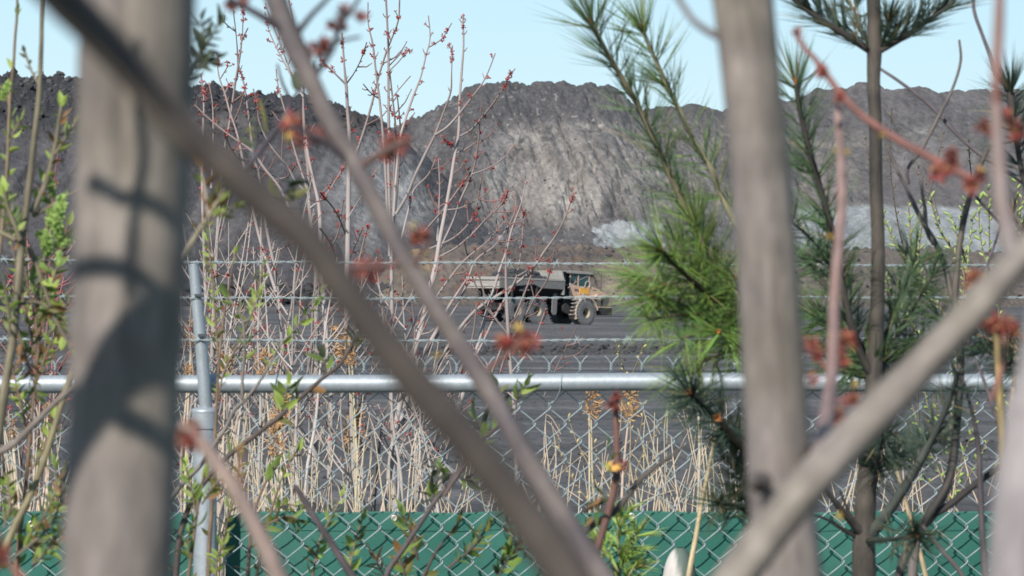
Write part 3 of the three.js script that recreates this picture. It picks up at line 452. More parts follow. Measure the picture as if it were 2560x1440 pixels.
// star-shaped cluster of small petals and stamens, radius 1, with its own vertex colours
function blossomGeo(seed, n, cols, thin = 0.16, up = 0.3) {
  const r = rng(seed), pos = [], col = [], idx = [];
  for (let i = 0; i < n; i++) {
    const a = r() * 6.283, e = Math.asin(clamp(r() * 2 - 1 + up, -1, 1)), l = 0.55 + 0.45 * r(), d = V(Math.cos(a) * Math.cos(e), Math.sin(e), Math.sin(a) * Math.cos(e)), s = V(0, 1, 0.3).cross(d).normalize(), u = d.clone().cross(s), w = thin * (0.7 + 0.6 * r()), b = pos.length / 3, c = jit(cols[Math.floor(r() * cols.length)], r, 0.5);
    const m = d.clone().multiplyScalar(l * 0.68), ring = [s.clone().multiplyScalar(w), u.clone().multiplyScalar(w * 0.7), s.clone().multiplyScalar(-w), u.clone().multiplyScalar(-w * 0.7)];
    for (const p of [V(0, 0, 0), ...ring.map((q) => q.add(m)), d.clone().multiplyScalar(l)]) { pos.push(p.x, p.y, p.z); col.push(...c); }
    for (let k = 0; k < 4; k++) { const p = b + 1 + k, q = b + 1 + ((k + 1) % 4); idx.push(b, q, p, b + 5, p, q); }
  }
  return fromArrays(pos, idx, null, col).toNonIndexed();
}
const finish = (g) => { g.computeVertexNormals(); return g; };
const RED = [[0.27, 0.02, 0.022], [0.33, 0.035, 0.035], [0.17, 0.016, 0.022], [0.33, 0.07, 0.05]];
const farBlossom = [1, 2, 3].map((s) => finish(blossomGeo(s, 11, RED, 0.17)));
const farBud = [4, 5].map((s) => finish(blossomGeo(s, 3, [[0.2, 0.1, 0.08], [0.25, 0.13, 0.1], [0.3, 0.06, 0.05]], 0.3, 0.8)));
const RUST = [[0.25, 0.035, 0.028], [0.25, 0.07, 0.04], [0.13, 0.045, 0.035], [0.3, 0.13, 0.06], [0.19, 0.03, 0.03]];
const nearBlossom = [11, 12, 13, 14].map((s) => finish(blossomGeo(s, 60, RUST, 0.1)));
const darkBlossom = [15, 16].map((s) => finish(blossomGeo(s, 60, [[0.2, 0.045, 0.035], [0.14, 0.035, 0.03], [0.27, 0.08, 0.05], [0.1, 0.04, 0.035]], 0.1)));
const goldBud = [17, 18].map((s) => finish(blossomGeo(s, 9, [[0.5, 0.28, 0.07], [0.42, 0.25, 0.05], [0.3, 0.25, 0.06]], 0.3, 0.6)));
const Q = (r) => new THREE.Quaternion().setFromEuler(new THREE.Euler(r() * 6.28, r() * 6.28, r() * 6.28));
function bake(g, pos, quat, s) { const m = new THREE.Matrix4().compose(pos, quat, typeof s === 'number' ? V(s, s, s) : s); const c = g.clone(); c.applyMatrix4(m); return c; }
const strip = (g) => { const q = g.index ? g.toNonIndexed() : g; return q; };

// ---------------------------------------------------------------- young maples beyond the fence
const UP = V(0, 1, 0), SIDE = V(1, 0, 0), OUT = V(0, 0, 1);
function mapleTree(label, group, d, stems, { seed, flowers = 0.5, spur = 1, from = 0.3, pale = [0.3, 0.262, 0.247], tipc = [0.19, 0.11, 0.1] }) {
  const r = rng(seed), t = thing('maple_sapling', label, 'young tree', P(0, 0, d), group), twigs = [], blooms = [];
  stems.forEach((text, si) => {
    const s = path(text, d + (r() - 0.5) * 0.25, d + (r() - 0.5) * 0.5); s.pts.reverse(); s.rad.reverse();
    if (!si) { t.position.copy(s.pts[0]); t.base = s.pts[0].clone(); }
    const thick = s.rad[0] * F / d * 2, k0 = clamp(1 - (thick - 5) / 9), hue = 0.85 + 0.3 * r();
    const dark = text.includes('!');
    const cf = (q, a, p) => { const k = clamp(q * 0.75 + k0 * 0.35 - 0.25), n = 0.86 + 0.28 * noise(p.x * 60, p.y * 25, p.z * 60); return pale.map((v, i) => lerp(v, tipc[i], k) * hue * n); };
    part(t, si && thick < 9 ? 'branch' : 'trunk', tube(s.pts, s.rad, { rs: thick > 8 ? 8 : 5, sub: 4, col: cf }), M.twig);
    // spurs, buds and flowers along the younger wood
    const line = new THREE.CatmullRomCurve3(s.pts, false, 'centripetal'), L = line.getLength(), step = (34 / F) * d;
    for (let x = L * from + step * r(); x <= L; x += step * (0.6 + 0.8 * r())) {
      const q = clamp(x / L), p = line.getPointAt(q), T = line.getTangentAt(q), N = T.clone().cross(Q4(r)).normalize(), end = x + step > L;
      for (const w of [1, -1]) {
        if (r() > 0.62 * spur) continue;
        const long = r() < 0.13 && q < 0.9, l = ((long ? 34 + 60 * r() : 5 + 13 * r()) / F) * d, dir = N.clone().multiplyScalar(w * 0.75).addScaledVector(T, 0.75).normalize(), mid = p.clone().addScaledVector(dir, l * 0.55), tip = mid.clone().addScaledVector(dir.clone().lerp(UP, 0.35), l * 0.5);
        const rr = ((long ? 3.6 : 3) / 2 / F) * d;
        twigs.push(paint(tube([p, mid, tip], [rr, rr * 0.9, rr * 0.6], { rs: 4, sub: 1, capped: false }), jit(tipc, r, 0.4)));
        const bloom = r() < flowers * 0.8; blooms.push(bake((bloom ? farBlossom : farBud)[Math.floor(r() * (bloom ? 3 : 2))], tip, Q(r), ((bloom ? 4.5 + 6.5 * r() : 3.4) / F) * d));
        if (long) for (const m of [0.4, 0.75]) blooms.push(bake(farBud[0], p.clone().lerp(tip, m), Q(r), (4 / F) * d));
      }
      if (r() < flowers * 0.3) blooms.push(bake(farBlossom[Math.floor(r() * 3)], p, Q(r), ((7 + 6 * r()) / F) * d)); else blooms.push(bake(farBud[1], p, Q(r), (3.2 / F) * d));
      if (end && flowers > 0.4 && r() < 0.4) for (let k = 0; k < 4; k++) blooms.push(bake(farBlossom[k % 3], p.clone().addScaledVector(T, -step * r()), Q(r), (9 / F) * d));
    }
  });
  if (twigs.length) part(t, 'twigs', twigs, M.twig, null, 'stuff');
  if (blooms.length) part(t, 'blossoms', blooms.map(strip), M.petal, null, 'stuff');
  return t;
}
const Q4 = (r) => V(r() - 0.5, (r() - 0.5) * 0.4, 1.2);
const mp = (label, d, seed, stems, o = {}) => mapleTree(label, null, d, stems, { seed, ...o });
mp('tall maple sapling whose forked top stands alone against the sky left of the mound', 9.4, 21, [
  '1157,36,4 1159,111 1154,181,6 1149,250 1146,339,8 1135,400 1127,452,9 1113,530 1099,602,11 1090,658 1074,724,12 1045,850 1012,960,14 985,1090 960,1320,17',
  '1238,133,3 1221,178 1204,211,4 1174,250 1149,283,6 1116,319 1088,337,7', '1131,114,3 1129,181 1127,228,5 1110,278 1088,336,7 1066,380,8 1038,438 1016,491 990,535,9',
  '1277,180,3 1260,217 1229,264,5 1202,297 1177,325 1147,342,5', '1203,265,3 1199,319 1192,380,5 1182,430 1149,505,6 1135,547 1102,618,7', '1287,360,3 1257,397 1216,422 1179,436,4',
  '1177,430,4 1115,516,6 1060,580,6', '1232,470,3 1200,495 1150,520 1108,525,4', '1271,475,3 1260,502,4 1204,560,5 1149,613 1099,642,6', '1197,519,3 1171,560,4 1135,594 1074,622,5', '1190,355,3 1165,372 1135,385,4', '1108,350,3 1130,362 1142,372,4',
], { flowers: 0.42 });
mp('maple sapling with two long bare leaders rising past the skyline left of centre', 9.9, 22, [
  '965,0,5 968,56 971,139,6 971,222 972,356,8 971,408 974,530,9 978,640 980,760,10 981,900 978,990,11 982,1090 988,1320,13',
  '920,6,3 921,61 932,111,5 940,181 949,250,6 957,333 963,420,7 968,520 974,640,8', '999,0,4 996,50 979,97 965,133,5 946,194 932,250,6 915,311 893,378,7 872,450 866,520,7',
  '974,178,4 982,250 989,328,6 985,440 982,560,7', '993,236,3 1001,330,5 995,450,6 985,560,6', '1071,39,3 1075,97 1065,139,4 1052,192 1032,244,6 1013,300 1001,342,7 992,420 984,540,8', '1129,58,3 1104,97,3 1074,117,4',
  '1018,125,3 1000,150 972,178,4', '1026,190,3 1000,220 975,250,4', '908,210,3 930,235 950,248,4', '1093,388,3 1071,436 1035,474,5 1024,513 1002,605,6', '1096,397,4 1099,463 1096,547,5 1093,602,6',
], { flowers: 0.72 });
mp('straight pale maple sapling standing beside the left of the curved blurred branch', 9.1, 23, [
  '855,83,5 861,167 866,222,8 869,278 874,347,10 872,436,12 869,658,14 866,760,15 872,919 882,1090 895,1330,20', '917,106,3 902,150 885,183 868,206,5', '799,145,3 820,165 845,190 864,206,4', '810,160,3 835,182 866,214,3', '944,420,3 915,470 885,520 868,548,5', '920,560,4 900,640 880,720,5', '800,480,4 840,530 866,590,5', '905,575,3 890,610 868,660,5',
], { flowers: 0.45, spur: 0.7 });
mp('maple sapling with twin upright stems crossing the curved blurred branch', 9.6, 24, [
  '760,190,5 758,250 760,306,8 763,361 770,420,9 772,480 773,513,10 780,569 788,640,12 791,763,13 791,934 783,1320,16',
  '763,330,6 770,388,8 783,449 797,513,10 802,602,11 806,700,12 816,840 826,973,13 822,1320,15', '662,30,3 672,75 694,125,4 722,178 736,206,5 758,242,6', '663,8,3 674,42 699,106,4 724,172 758,239,6',
  '690,172,3 694,208 702,242,4 716,289 735,370,5 757,440 770,482,6', '633,222,3 644,264 647,300,4 669,353 702,397,6 719,416 738,452 768,484,7', '722,0,5 733,50 742,110,5 756,190,5', '850,440,3 825,462 800,490,5', '870,395,3 845,440 812,490 775,520,5', '700,560,3 740,590 780,600 802,612,5',
  '840,640,5 822,600 800,570,6', '858,500,4 846,580 818,640 806,680,6', '720,560,4 765,610 800,662,6',
], { flowers: 0.5 });
mp('maple sapling with a cluster of thin reddish leaders left of the steep blurred branch', 9.7, 25, [
  '608,19,3 606,83 599,144,5 591,189 584,236,6 572,319 561,380,8 548,520,9 540,660,10 534,800,11 528,960 520,1320,14', '583,25,3 591,94 595,167,5 592,200,5',
  '597,165,4 609,206 616,250,5 623,300 629,350,7 636,400,8 647,436 652,483,8 668,580 690,690,9 700,790 708,930 712,1320,13', '502,185,4 509,236 508,328,7 505,440 510,620,8 515,760,9', '522,206,3 531,258 533,356,5 528,470,6',
  '543,131,3 547,189 563,236,5 574,278 591,328 605,389,7 622,470 640,560,8 668,660 690,730,9', '486,261,4 511,286 549,319,5 591,350 632,380,7 660,420 700,470 745,560,7 790,600,7', '570,165,3 558,185 549,200,3', '577,205,3 566,225 560,240,3', '546,40,3 570,64 590,80,3', '620,70,3 610,90 601,110,3',
  '560,330,4 590,390 640,420 690,440,5', '740,410,4 720,440 690,450,4',
], { flowers: 0.6 });
mp('wide maple sapling spreading thin red-tipped branches across the dump truck', 9.2, 26, [
  '1315,450,3 1304,505 1279,574,5 1265,630 1252,666,6 1230,738,8 1214,790,9 1190,880,11 1165,960 1120,1120,13 1080,1320,15',
  '1435,483,3 1410,549,4 1391,586 1360,630,6 1327,677 1280,716,7 1210,760,8 1175,790 1130,850,9 1075,950 1030,1060,11', '1288,477,3 1288,524 1268,569,4 1235,616 1190,650,5 1160,727,6 1120,800 1050,900,7',
  '1388,619,3 1377,666 1368,700,4 1340,741 1321,775,5 1280,850 1240,960,6 1200,1100,7', '1271,566,4 1265,630 1265,700,7 1268,780,9 1275,900,10 1285,1010 1297,1320,13', '1343,594,3 1338,644 1327,691,4 1293,777,5 1262,850 1230,930,6',
  '1310,524,3 1302,630 1288,700,4 1243,780,6 1200,870 1150,960,7', '1272,475,3 1225,535 1176,590,4 1160,603,4', '1260,555,3 1216,605 1160,652,5 1090,744,6 1040,830,7', '1350,640,3 1325,670 1295,690,4', '1190,660,5 1205,715 1222,770 1265,830 1300,880,6', '1180,690,4 1210,760 1240,800 1330,900,5',
  '1160,600,4 1170,640 1195,660,5', '1470,690,2 1440,705 1420,720,3', '1440,820,3 1400,900 1360,990,4', '1365,770,3 1330,860 1280,930,4',
], { flowers: 0.45, from: 0.25 });
mp('leaning maple sapling with pale stems crossing low between the two steep blurred branches', 9.0, 27, [
  '1165,700,5 1120,770,8 1090,830,10 1050,900,12 1020,990 985,1130,13 950,1320,15', '1192,760,5 1180,850 1150,930,8 1110,1040,9 1070,1150 1020,1320,11', '1100,640,4 1085,700 1060,760 1020,840,6 1000,900,7', '1050,640,4 1035,720 1000,790 960,870,6', '1180,1010,4 1140,1040 1090,1065 1000,1120,6', '1180,860,5 1200,900 1240,950 1290,1000,4',
  '985,780,4 960,830 930,880,5', '1030,760,4 1037,830 1030,900,5',
], { flowers: 0.35, spur: 0.6 });
mp('thin dark-barked maple sapling with crooked stem behind the mesh left of centre', 9.0, 28, ['1075,850,4 1040,930 1010,985,7 965,1040 948,1120,9 940,1190 930,1330,12', '905,1040,5 925,1100 945,1150,6', '1100,1010,4 1050,1035 1010,1060 960,1090,5', '880,960,3 910,1010 940,1060,4'], { flowers: 0.3, spur: 0.5, pale: [0.11, 0.095, 0.09], tipc: [0.1, 0.06, 0.06] });
// the thicket: slender stems that the photograph does not tell apart
{
  const r = rng(77), G = 'slender stems of the sapling thicket behind the fence';
  const spots = []; for (let i = 0; i < 34; i++) spots.push(i < 22 ? 455 + 300 * r() : 740 + 380 * r()); for (let i = 0; i < 7; i++) spots.push(-40 + 230 * r());
  spots.forEach((bx, i) => {
    const left = bx < 250, topY = left ? 230 + 500 * r() : i < 22 ? 420 + 420 * r() : 640 + 340 * r(), lean = (r() - 0.42) * (left ? 200 : 260), n = 5, rows = [], w = 6.5 + 8 * r() * r(), d = 8.6 + 2 * r();
    for (let k = 0; k <= n; k++) { const q = k / n; rows.push(`${(bx + lean * (1 - q) * (1 - q * 0.5) + (r() - 0.5) * 22 * Math.sin(q * 3)).toFixed(0)},${lerp(topY, 1330, q).toFixed(0)},${lerp(2.6, w, q).toFixed(1)}`); }
    const stems = [rows.join(' ')];
    const br = 3 + Math.floor(4 * r());
    for (let b = 0; b < br; b++) { const q = 0.15 + 0.6 * r(), sx = bx + lean * (1 - q) * (1 - q * 0.5), sy = lerp(topY, 1330, q), side = r() < 0.5 ? -1 : 1, l = 60 + 150 * r(); stems.push(`${(sx + side * l * (0.5 + 0.3 * r())).toFixed(0)},${(sy - l).toFixed(0)},2.6 ${(sx + side * l * 0.42).toFixed(0)},${(sy - l * 0.55).toFixed(0)},3.4 ${(sx + side * l * 0.15).toFixed(0)},${(sy - l * 0.12).toFixed(0)},4.2 ${sx.toFixed(0)},${(sy + 8).toFixed(0)},4.6`); }
    mapleTree(left ? 'slender reddish sapling behind the fence between the willow and the thick trunk' : 'slender pale leafless sapling in the tangled thicket right of the fence post', left ? 'slender saplings left of the thick trunk' : G, d, stems, { seed: 300 + i, flowers: left ? 0.36 : 0.2, spur: left ? 0.8 : 0.5, from: 0.2, pale: r() < 0.2 ? [0.12, 0.1, 0.095] : [0.36, 0.33, 0.305], tipc: left ? [0.3, 0.1, 0.09] : [0.3, 0.24, 0.21] });
  });
}
// ---------------------------------------------------------------- dry reeds behind the fence
function plumeGeo(seed) { const r = rng(seed), g = []; for (let i = 0; i < 120; i++) { const q = r(), a = r() * 6.28, w = 0.27 * Math.sin(Math.PI * (0.12 + 0.8 * q)), p = V(Math.cos(a) * w * r(), q, Math.sin(a) * w * r()); const e = p.clone().add(V(Math.cos(a) * 0.16 + 0.06, 0.1 + 0.14 * r() - 0.2 * (r() < 0.4), Math.sin(a) * 0.16)); g.push(paint(tube([p, p.clone().lerp(e, 0.5), e], [0.012, 0.022, 0.006], { rs: 3, sub: 1, capped: false }), jit([0.42, 0.24, 0.11], r, 0.6))); } return mergeGeometries(g); }
const plumes = [plumeGeo(1), plumeGeo(2), plumeGeo(3)];
function reedClump(label, x0, x1, n, seed, { top = [980, 1220], d0 = 7.7, d1 = 9.5, lean = 40, plume = [] } = {}) {
  const r = rng(seed), dm = (d0 + d1) / 2, base = P((x0 + x1) / 2, 1340, dm); base.y = groundY(base.x, base.z);
  const t = thing('reed_clump', label, 'dry reeds', base);
  const stalk = (px, py, bx, d, w, pl, bent) => {
    const a = P(px, py, d), b = P(bx, 1345, d); const mid = a.clone().lerp(b, 0.5).add(V((r() - 0.5) * 0.02, 0, 0)), foot = b.clone(); foot.y = groundY(b.x, b.z) - 0.02; foot.x += (b.x - a.x) * 1.2;
    const c = jit([0.47, 0.385, 0.285], r, 0.55), pts = [foot, b, mid, a], rd = (w / 2 / F) * d, rad = [rd * 1.2, rd, rd * 0.9, rd * 0.6];
    if (bent) { pts.push(a.clone().add(V(bent * 0.02, -0.015, 0)), a.clone().add(V(bent * 0.045, -0.06, 0.01))); rad.push(rd * 0.5, rd * 0.35); }
    const s = part(t, 'stalk', tube(pts, rad, { rs: 5, sub: 2, col: (q, an, p) => { const k = 0.82 + 0.36 * noise(p.y * 70, px); return c.map((v) => v * k); } }), M.reed);
    if (pl) put(t, 'plume', plumes[Math.floor(r() * 3)], M.reed, a.clone().add(V(0, -0.012, 0)), new THREE.Quaternion().setFromEuler(new THREE.Euler(0.2 * r(), r() * 6, pl[3] ?? 0.2 * (r() - 0.5))), (1.25 * pl[2] / F) * d);
  };
  for (const p of plume) stalk(p[0], p[1] + p[2] * 0.9, p[0] + (r() - 0.5) * 50, d0 + (d1 - d0) * r(), 8, p);
  for (let i = 0; i < n * 0.66; i++) { const bx = lerp(x0, x1, r()), py = lerp(top[0], top[1], r()); stalk(bx + (r() + r() + r() - 1.5) * lean * 2.6, py, bx, lerp(d0, d1, r()), 2.6 + 4.2 * r() * r(), null, r() < 0.2 ? (r() < 0.5 ? -1 : 1) : 0); }
  for (let i = 0; i < n * 0.3; i++) { const bx = lerp(x0, x1, r()), d = lerp(d0, d1, r()), y = lerp(1090, 1300, r()), a = (r() - 0.5) * 2.4, l = 30 + 70 * r(); const rd = ((1.6 + 2 * r()) / 2 / F) * d; part(t, 'stalk', tube([P(bx - Math.sin(a) * l, y + Math.cos(a) * l, d), P(bx + 4, y, d + 0.03), P(bx + Math.sin(a) * l * 0.8, y - Math.cos(a) * l * 0.5, d + 0.02)], [rd, rd, rd * 0.6], { rs: 4, sub: 2, col: () => [0.42, 0.35, 0.26] }), M.reed); }
  return t;
}
reedClump('dry tan reeds with brown plumes crowding right of the fence post', 545, 700, 46, 61, { plume: [[562, 900, 58], [664, 895, 66], [700, 985, 80], [478, 810, 50], [690, 1075, 64], [545, 955, 30]] });
reedClump('dry tan reeds directly left of the fence post', 440, 545, 22, 62, { top: [900, 1200], plume: [[470, 920, 40]] });
reedClump('dry reeds with a tall ragged plume left of the steep blurred branch', 700, 900, 44, 63, { plume: [[872, 835, 74, -0.25], [878, 1060, 90], [880, 880, 30]] });
reedClump('sparse dry reeds around the crooked dark sapling', 900, 1120, 26, 64, { top: [1010, 1240] });
reedClump('short dry reeds between the two steep blurred branches', 1100, 1260, 20, 65, { top: [1080, 1240] });
reedClump('pale reeds with two hanging brown plumes behind the mesh right of centre', 1330, 1640, 40, 66, { top: [1020, 1230], lean: 30, plume: [[1478, 985, 62], [1572, 985, 66]] });
reedClump('dense pale reeds beside the right blurred trunk', 1600, 1880, 56, 67, { top: [980, 1220], lean: 36, plume: [[1742, 905, 40]] });
reedClump('pale reed stalks at the far left behind the mesh', -30, 180, 40, 68, { top: [950, 1250], lean: 45, plume: [[30, 1050, 40], [118, 1010, 30], [95, 1210, 30]] });
reedClump('scattered dry reeds behind the mesh at the far right', 2060, 2560, 40, 69, { top: [1080, 1250], plume: [[2530, 830, 55]] });
// small sprouting willows behind the mesh
function budShrub(label, d, seed, stems, { bud = 9, col = [0.3, 0.36, 0.08], bark = [0.16, 0.12, 0.08], gap = 15, start = 0.2, wide = 0.42 }) {
  const r = rng(seed), t = thing('willow_shrub', label, 'shrub', P(0, 0, d)), buds = [], g0 = new THREE.SphereGeometry(1, 6, 5); g0.scale(wide, 1, wide);
  stems.forEach((text, i) => {
    const s = path(text, d + 0.3 * (r() - 0.5), d + 0.3 * (r() - 0.5)); s.pts.reverse(); s.rad.reverse(); if (!i) { t.position.copy(s.pts[0]); t.base = s.pts[0].clone(); }
    part(t, i ? 'branch' : 'stem', tube(s.pts, s.rad, { rs: 5, sub: 3, col: (q, a, p) => jit(bark, () => noise(p.x * 80, p.y * 60), 0.5) }), M.twig);
    const line = new THREE.CatmullRomCurve3(s.pts, false, 'centripetal'), L = line.getLength(), step = (gap / F) * d; let k = 0;
    for (let x = L * start; x <= L; x += step * (0.7 + 0.6 * r())) { const p = line.getPointAt(clamp(x / L)), T = line.getTangentAt(clamp(x / L)), N = T.clone().cross(OUT).normalize().applyAxisAngle(T, (k++ % 3) * 2.1 + r()), dir = N.multiplyScalar(0.8).addScaledVector(T, 0.8).normalize(), l = (bud * (0.6 + 0.7 * r()) / F) * d; buds.push(paint(bake(g0, p.clone().addScaledVector(dir, l), new THREE.Quaternion().setFromUnitVectors(UP, dir), l), jit(col, r, 0.5)).toNonIndexed()); }
  });
  part(t, 'buds', buds, M.petal, null, 'stuff'); return t;
}
budShrub('small sprouting shrub with yellow-green buds between the hanging plumes', 8.4, 81, ['1555,1000,3 1550,1080 1530,1180,4 1520,1330,5', '1665,1030,2 1640,1080 1600,1150,3 1575,1250', '1420,1040,2 1440,1100 1480,1180,3 1510,1260', '1610,1010,2 1600,1080 1570,1160,3 1545,1240', '1470,1060,2 1490,1120 1515,1200,3', '1680,1110,2 1640,1140 1590,1210,3', '1398,1060,2 1400,1130 1440,1210,3 1500,1290'], { bud: 5, col: [0.4, 0.35, 0.16], gap: 22, bark: [0.3, 0.22, 0.14] });
budShrub('slender sprig with pale buds rising above the top rail', 8.6, 82, ['1540,850,2.5 1548,890 1562,930,3 1575,1000 1570,1330,4', '1608,865,2.5 1598,895 1585,925,3 1572,960'], { bud: 6, col: [0.45, 0.4, 0.15], gap: 16, start: 0.5, bark: [0.3, 0.22, 0.14] });
budShrub('green catkin willow with upright shoots beyond the barbed wire at the right', 8.8, 83, [
  '2325,490,4 2335,530 2352,580,5 2385,630,6 2410,680 2400,800,9 2385,1000 2370,1320,12', '2270,505,4 2275,560 2278,610,5 2290,680 2330,760,6 2380,840', '2205,530,4 2225,580 2245,625,5 2280,660 2330,740,6 2385,820', '2310,500,3 2305,560 2298,620,4 2300,680 2330,760', '2415,500,3 2400,560 2405,620,4 2420,690,5 2410,760', '2375,535,3 2390,580 2400,640,4 2412,700',
  '2290,560,3 2292,640 2290,700,4 2310,760', '2432,540,3 2425,600 2420,650,4 2410,720', '2215,690,3 2230,740 2270,800,4 2330,880',
], { bud: 9, col: [0.24, 0.3, 0.11], gap: 10, wide: 0.34 });
budShrub('green catkin willow at the right edge with thin upright shoots', 9.0, 84, ['2450,480,3 2448,560 2460,640,4 2490,720 2500,840,6 2500,1320,9', '2470,470,3 2473,560 2475,640,4 2485,720', '2555,490,3 2548,560 2530,650,4 2510,740', '2420,700,3 2450,720 2480,760,4', '2555,600,3 2540,660 2520,740,4', '2540,440,3 2545,520 2540,600,3'], { bud: 9, col: [0.25, 0.33, 0.1], gap: 16 });
budShrub('low leafing bush behind the mesh right of the pine stem', 8.2, 85, ['2340,980,3 2345,1050 2370,1130,4 2380,1320,7', '2280,1010,3 2300,1080 2340,1160,4 2370,1240', '2440,1010,3 2430,1080 2405,1150,4 2385,1240', '2250,1120,3 2290,1170 2350,1230,4', '2470,1100,3 2440,1160 2400,1230,4', '2310,960,3 2320,1020 2345,1100', '2400,1190,3 2390,1230 2385,1280', '2530,960,3 2520,1040 2500,1130,4 2470,1240'], { bud: 8, col: [0.24, 0.31, 0.07], gap: 17, bark: [0.2, 0.15, 0.12] });
budShrub('leafless dark-budded shoots rising thinly before the pale spoil band', 9.4, 86, ['2230,270,3 2226,330 2224,400,4 2232,480 2245,560 2262,640,5 2270,740,6 2290,900 2300,1320,9', '2162,330,3 2168,380 2178,440 2190,520,4', '2360,330,3 2340,410 2322,480,4 2300,520', '2286,400,3 2310,450 2330,490,4 2350,560', '2422,350,3 2424,400 2430,450,3'], { bud: 6, col: [0.12, 0.1, 0.07], gap: 20, bark: [0.1, 0.08, 0.07], start: 0.4 });

// ---------------------------------------------------------------- white pines in front of the fence
const lineOf = (s) => (s.pts.length > 2 ? new THREE.CatmullRomCurve3(s.pts, false, 'centripetal') : new THREE.LineCurve3(s.pts[0], s.pts[1]));
function shoot(text, d, d2) { const s = path(text, d, d2 ?? d); s.pts.reverse(); s.rad.reverse(); s.px.reverse(); return s; }   // written from tip to base
function needleGeo(line, { n, len, from = 0, ang = 50, spread = 18, rad = 0.0008, col, seed, droop = 0.1, tuft = 0, lift = 0 }) {
  const r = rng(seed), pos = [], nor = [], cc = [], idx = []; let q0 = 0, a0 = 0, e0 = 0, c0 = null;   // needles stand in bundles of five
  for (let i = 0; i < n + tuft; i++) {
    const tip = i >= n, fresh = i % 5 === 0 || i === n, dice = [r(), r(), r() + r() - 1, r()], q = (q0 = fresh ? (tip ? 1 - 0.03 * dice[0] : lerp(from, 1, dice[0])) : q0), p = line.getPointAt(q), T = line.getTangentAt(q), A = T.clone().cross(Math.abs(T.z) < 0.9 ? OUT : SIDE).normalize().applyAxisAngle(T, (a0 = fresh ? dice[1] * 6.283 : a0) + (r() - 0.5) * 0.3), an = ((e0 = fresh ? (tip ? 10 + 46 * dice[3] : ang + spread * dice[2] * 2) : e0) + (r() - 0.5) * 13) * DEG, l = len * (0.6 + 0.55 * r());
    const dir = T.clone().multiplyScalar(Math.cos(an)).addScaledVector(A, Math.sin(an)).addScaledVector(UP, lift).normalize(), bend = T.clone().multiplyScalar(0.25 * r()).addScaledVector(UP, -droop * (0.4 + r())), m = p.clone().addScaledVector(dir, l * 0.5).addScaledVector(bend, l * 0.12), e = p.clone().addScaledVector(dir, l).addScaledVector(bend, l * 0.5);
    const s = dir.clone().cross(OUT).normalize(), u = s.clone().cross(dir), dry = r() < 0.05, c = jit(dry ? [0.26, 0.19, 0.08] : r() < 0.25 ? col.map((v, k) => v * [1.35, 1.15, 0.9][k]) : col, r, 1.0), b = pos.length / 3;
    for (const [o, k] of [[p, 0.8], [m, 1]]) for (let j = 0; j < 3; j++) { const w = (j / 3) * 6.283, x = Math.cos(w), y = Math.sin(w); pos.push(o.x + (s.x * x + u.x * y) * rad * k, o.y + (s.y * x + u.y * y) * rad * k, o.z + (s.z * x + u.z * y) * rad * k); nor.push(s.x * x + u.x * y, s.y * x + u.y * y, s.z * x + u.z * y); cc.push(...c); }
    pos.push(e.x, e.y, e.z); nor.push(u.x, u.y, u.z); cc.push(...c);
    for (let j = 0; j < 3; j++) { const a = b + j, a2 = b + ((j + 1) % 3); idx.push(a, a + 3, a2, a2, a + 3, a2 + 3, a + 3, b + 6, a2 + 3); }
  }
  return fromArrays(pos, idx, null, cc, nor);
}
const coneBud = (() => { const r = rng(9), g = []; for (let i = 0; i < 12; i++) { const a = (i / 12) * 6.28 + r(), k = 0.1 + 0.2 * r(); const p = V(0, 0, 0), e = V(Math.cos(a) * k, 0.5 + 0.6 * r(), Math.sin(a) * k); g.push(paint(tube([p, p.clone().lerp(e, 0.6), e], [0.09, 0.13, 0.03], { rs: 5, sub: 1 }), jit([0.36, 0.17, 0.06], r, 0.6))); } return mergeGeometries(g); })();
const coneBudPale = (() => { const g = coneBud.clone(), c = g.attributes.color; for (let i = 0; i < c.count; i++) c.setXYZ(i, c.getX(i) * 1.7, c.getY(i) * 1.75, c.getZ(i) * 1.7); return g; })();
const barkCol = (a, k = 0.5) => (q, an, p) => { const n = noise(p.x * 90, p.y * 40, p.z * 90); return a.map((v) => v * (1 - k / 2 + k * n)); };
// one shoot of a pine: stem + needles (+ bud)
function pineShoot(t, text, d, o) {
  const s = shoot(text, d, o.d2 ?? d), line = lineOf(s), L = line.getLength();
  const stem = part(t, o.name ?? 'branch', tube(s.pts, s.rad, { rs: 7, sub: 4, col: barkCol(o.bark ?? [0.17, 0.13, 0.09]) }), M.bark);
  if (o.n || o.tuft) part(stem, 'needles', needleGeo(line, { ...o, n: Math.round((o.n ?? 0) * 0.85), tuft: Math.round((o.tuft ?? 0) * 0.7), len: ((o.len ?? 140) / F) * d, rad: ((o.w ?? 1.9) / 2 / F) * d }), M.needle, null, 'stuff');
  if (o.bud) { const T = line.getTangentAt(1); const m = put(stem, 'bud', o.pale ? coneBudPale : coneBud, M.petal, s.pts[s.pts.length - 1], new THREE.Quaternion().setFromUnitVectors(UP, T), (o.bud / F) * d); }
  return stem;
}
const G1 = [0.155, 0.26, 0.06], G2 = [0.075, 0.135, 0.06], G3 = [0.032, 0.06, 0.042];
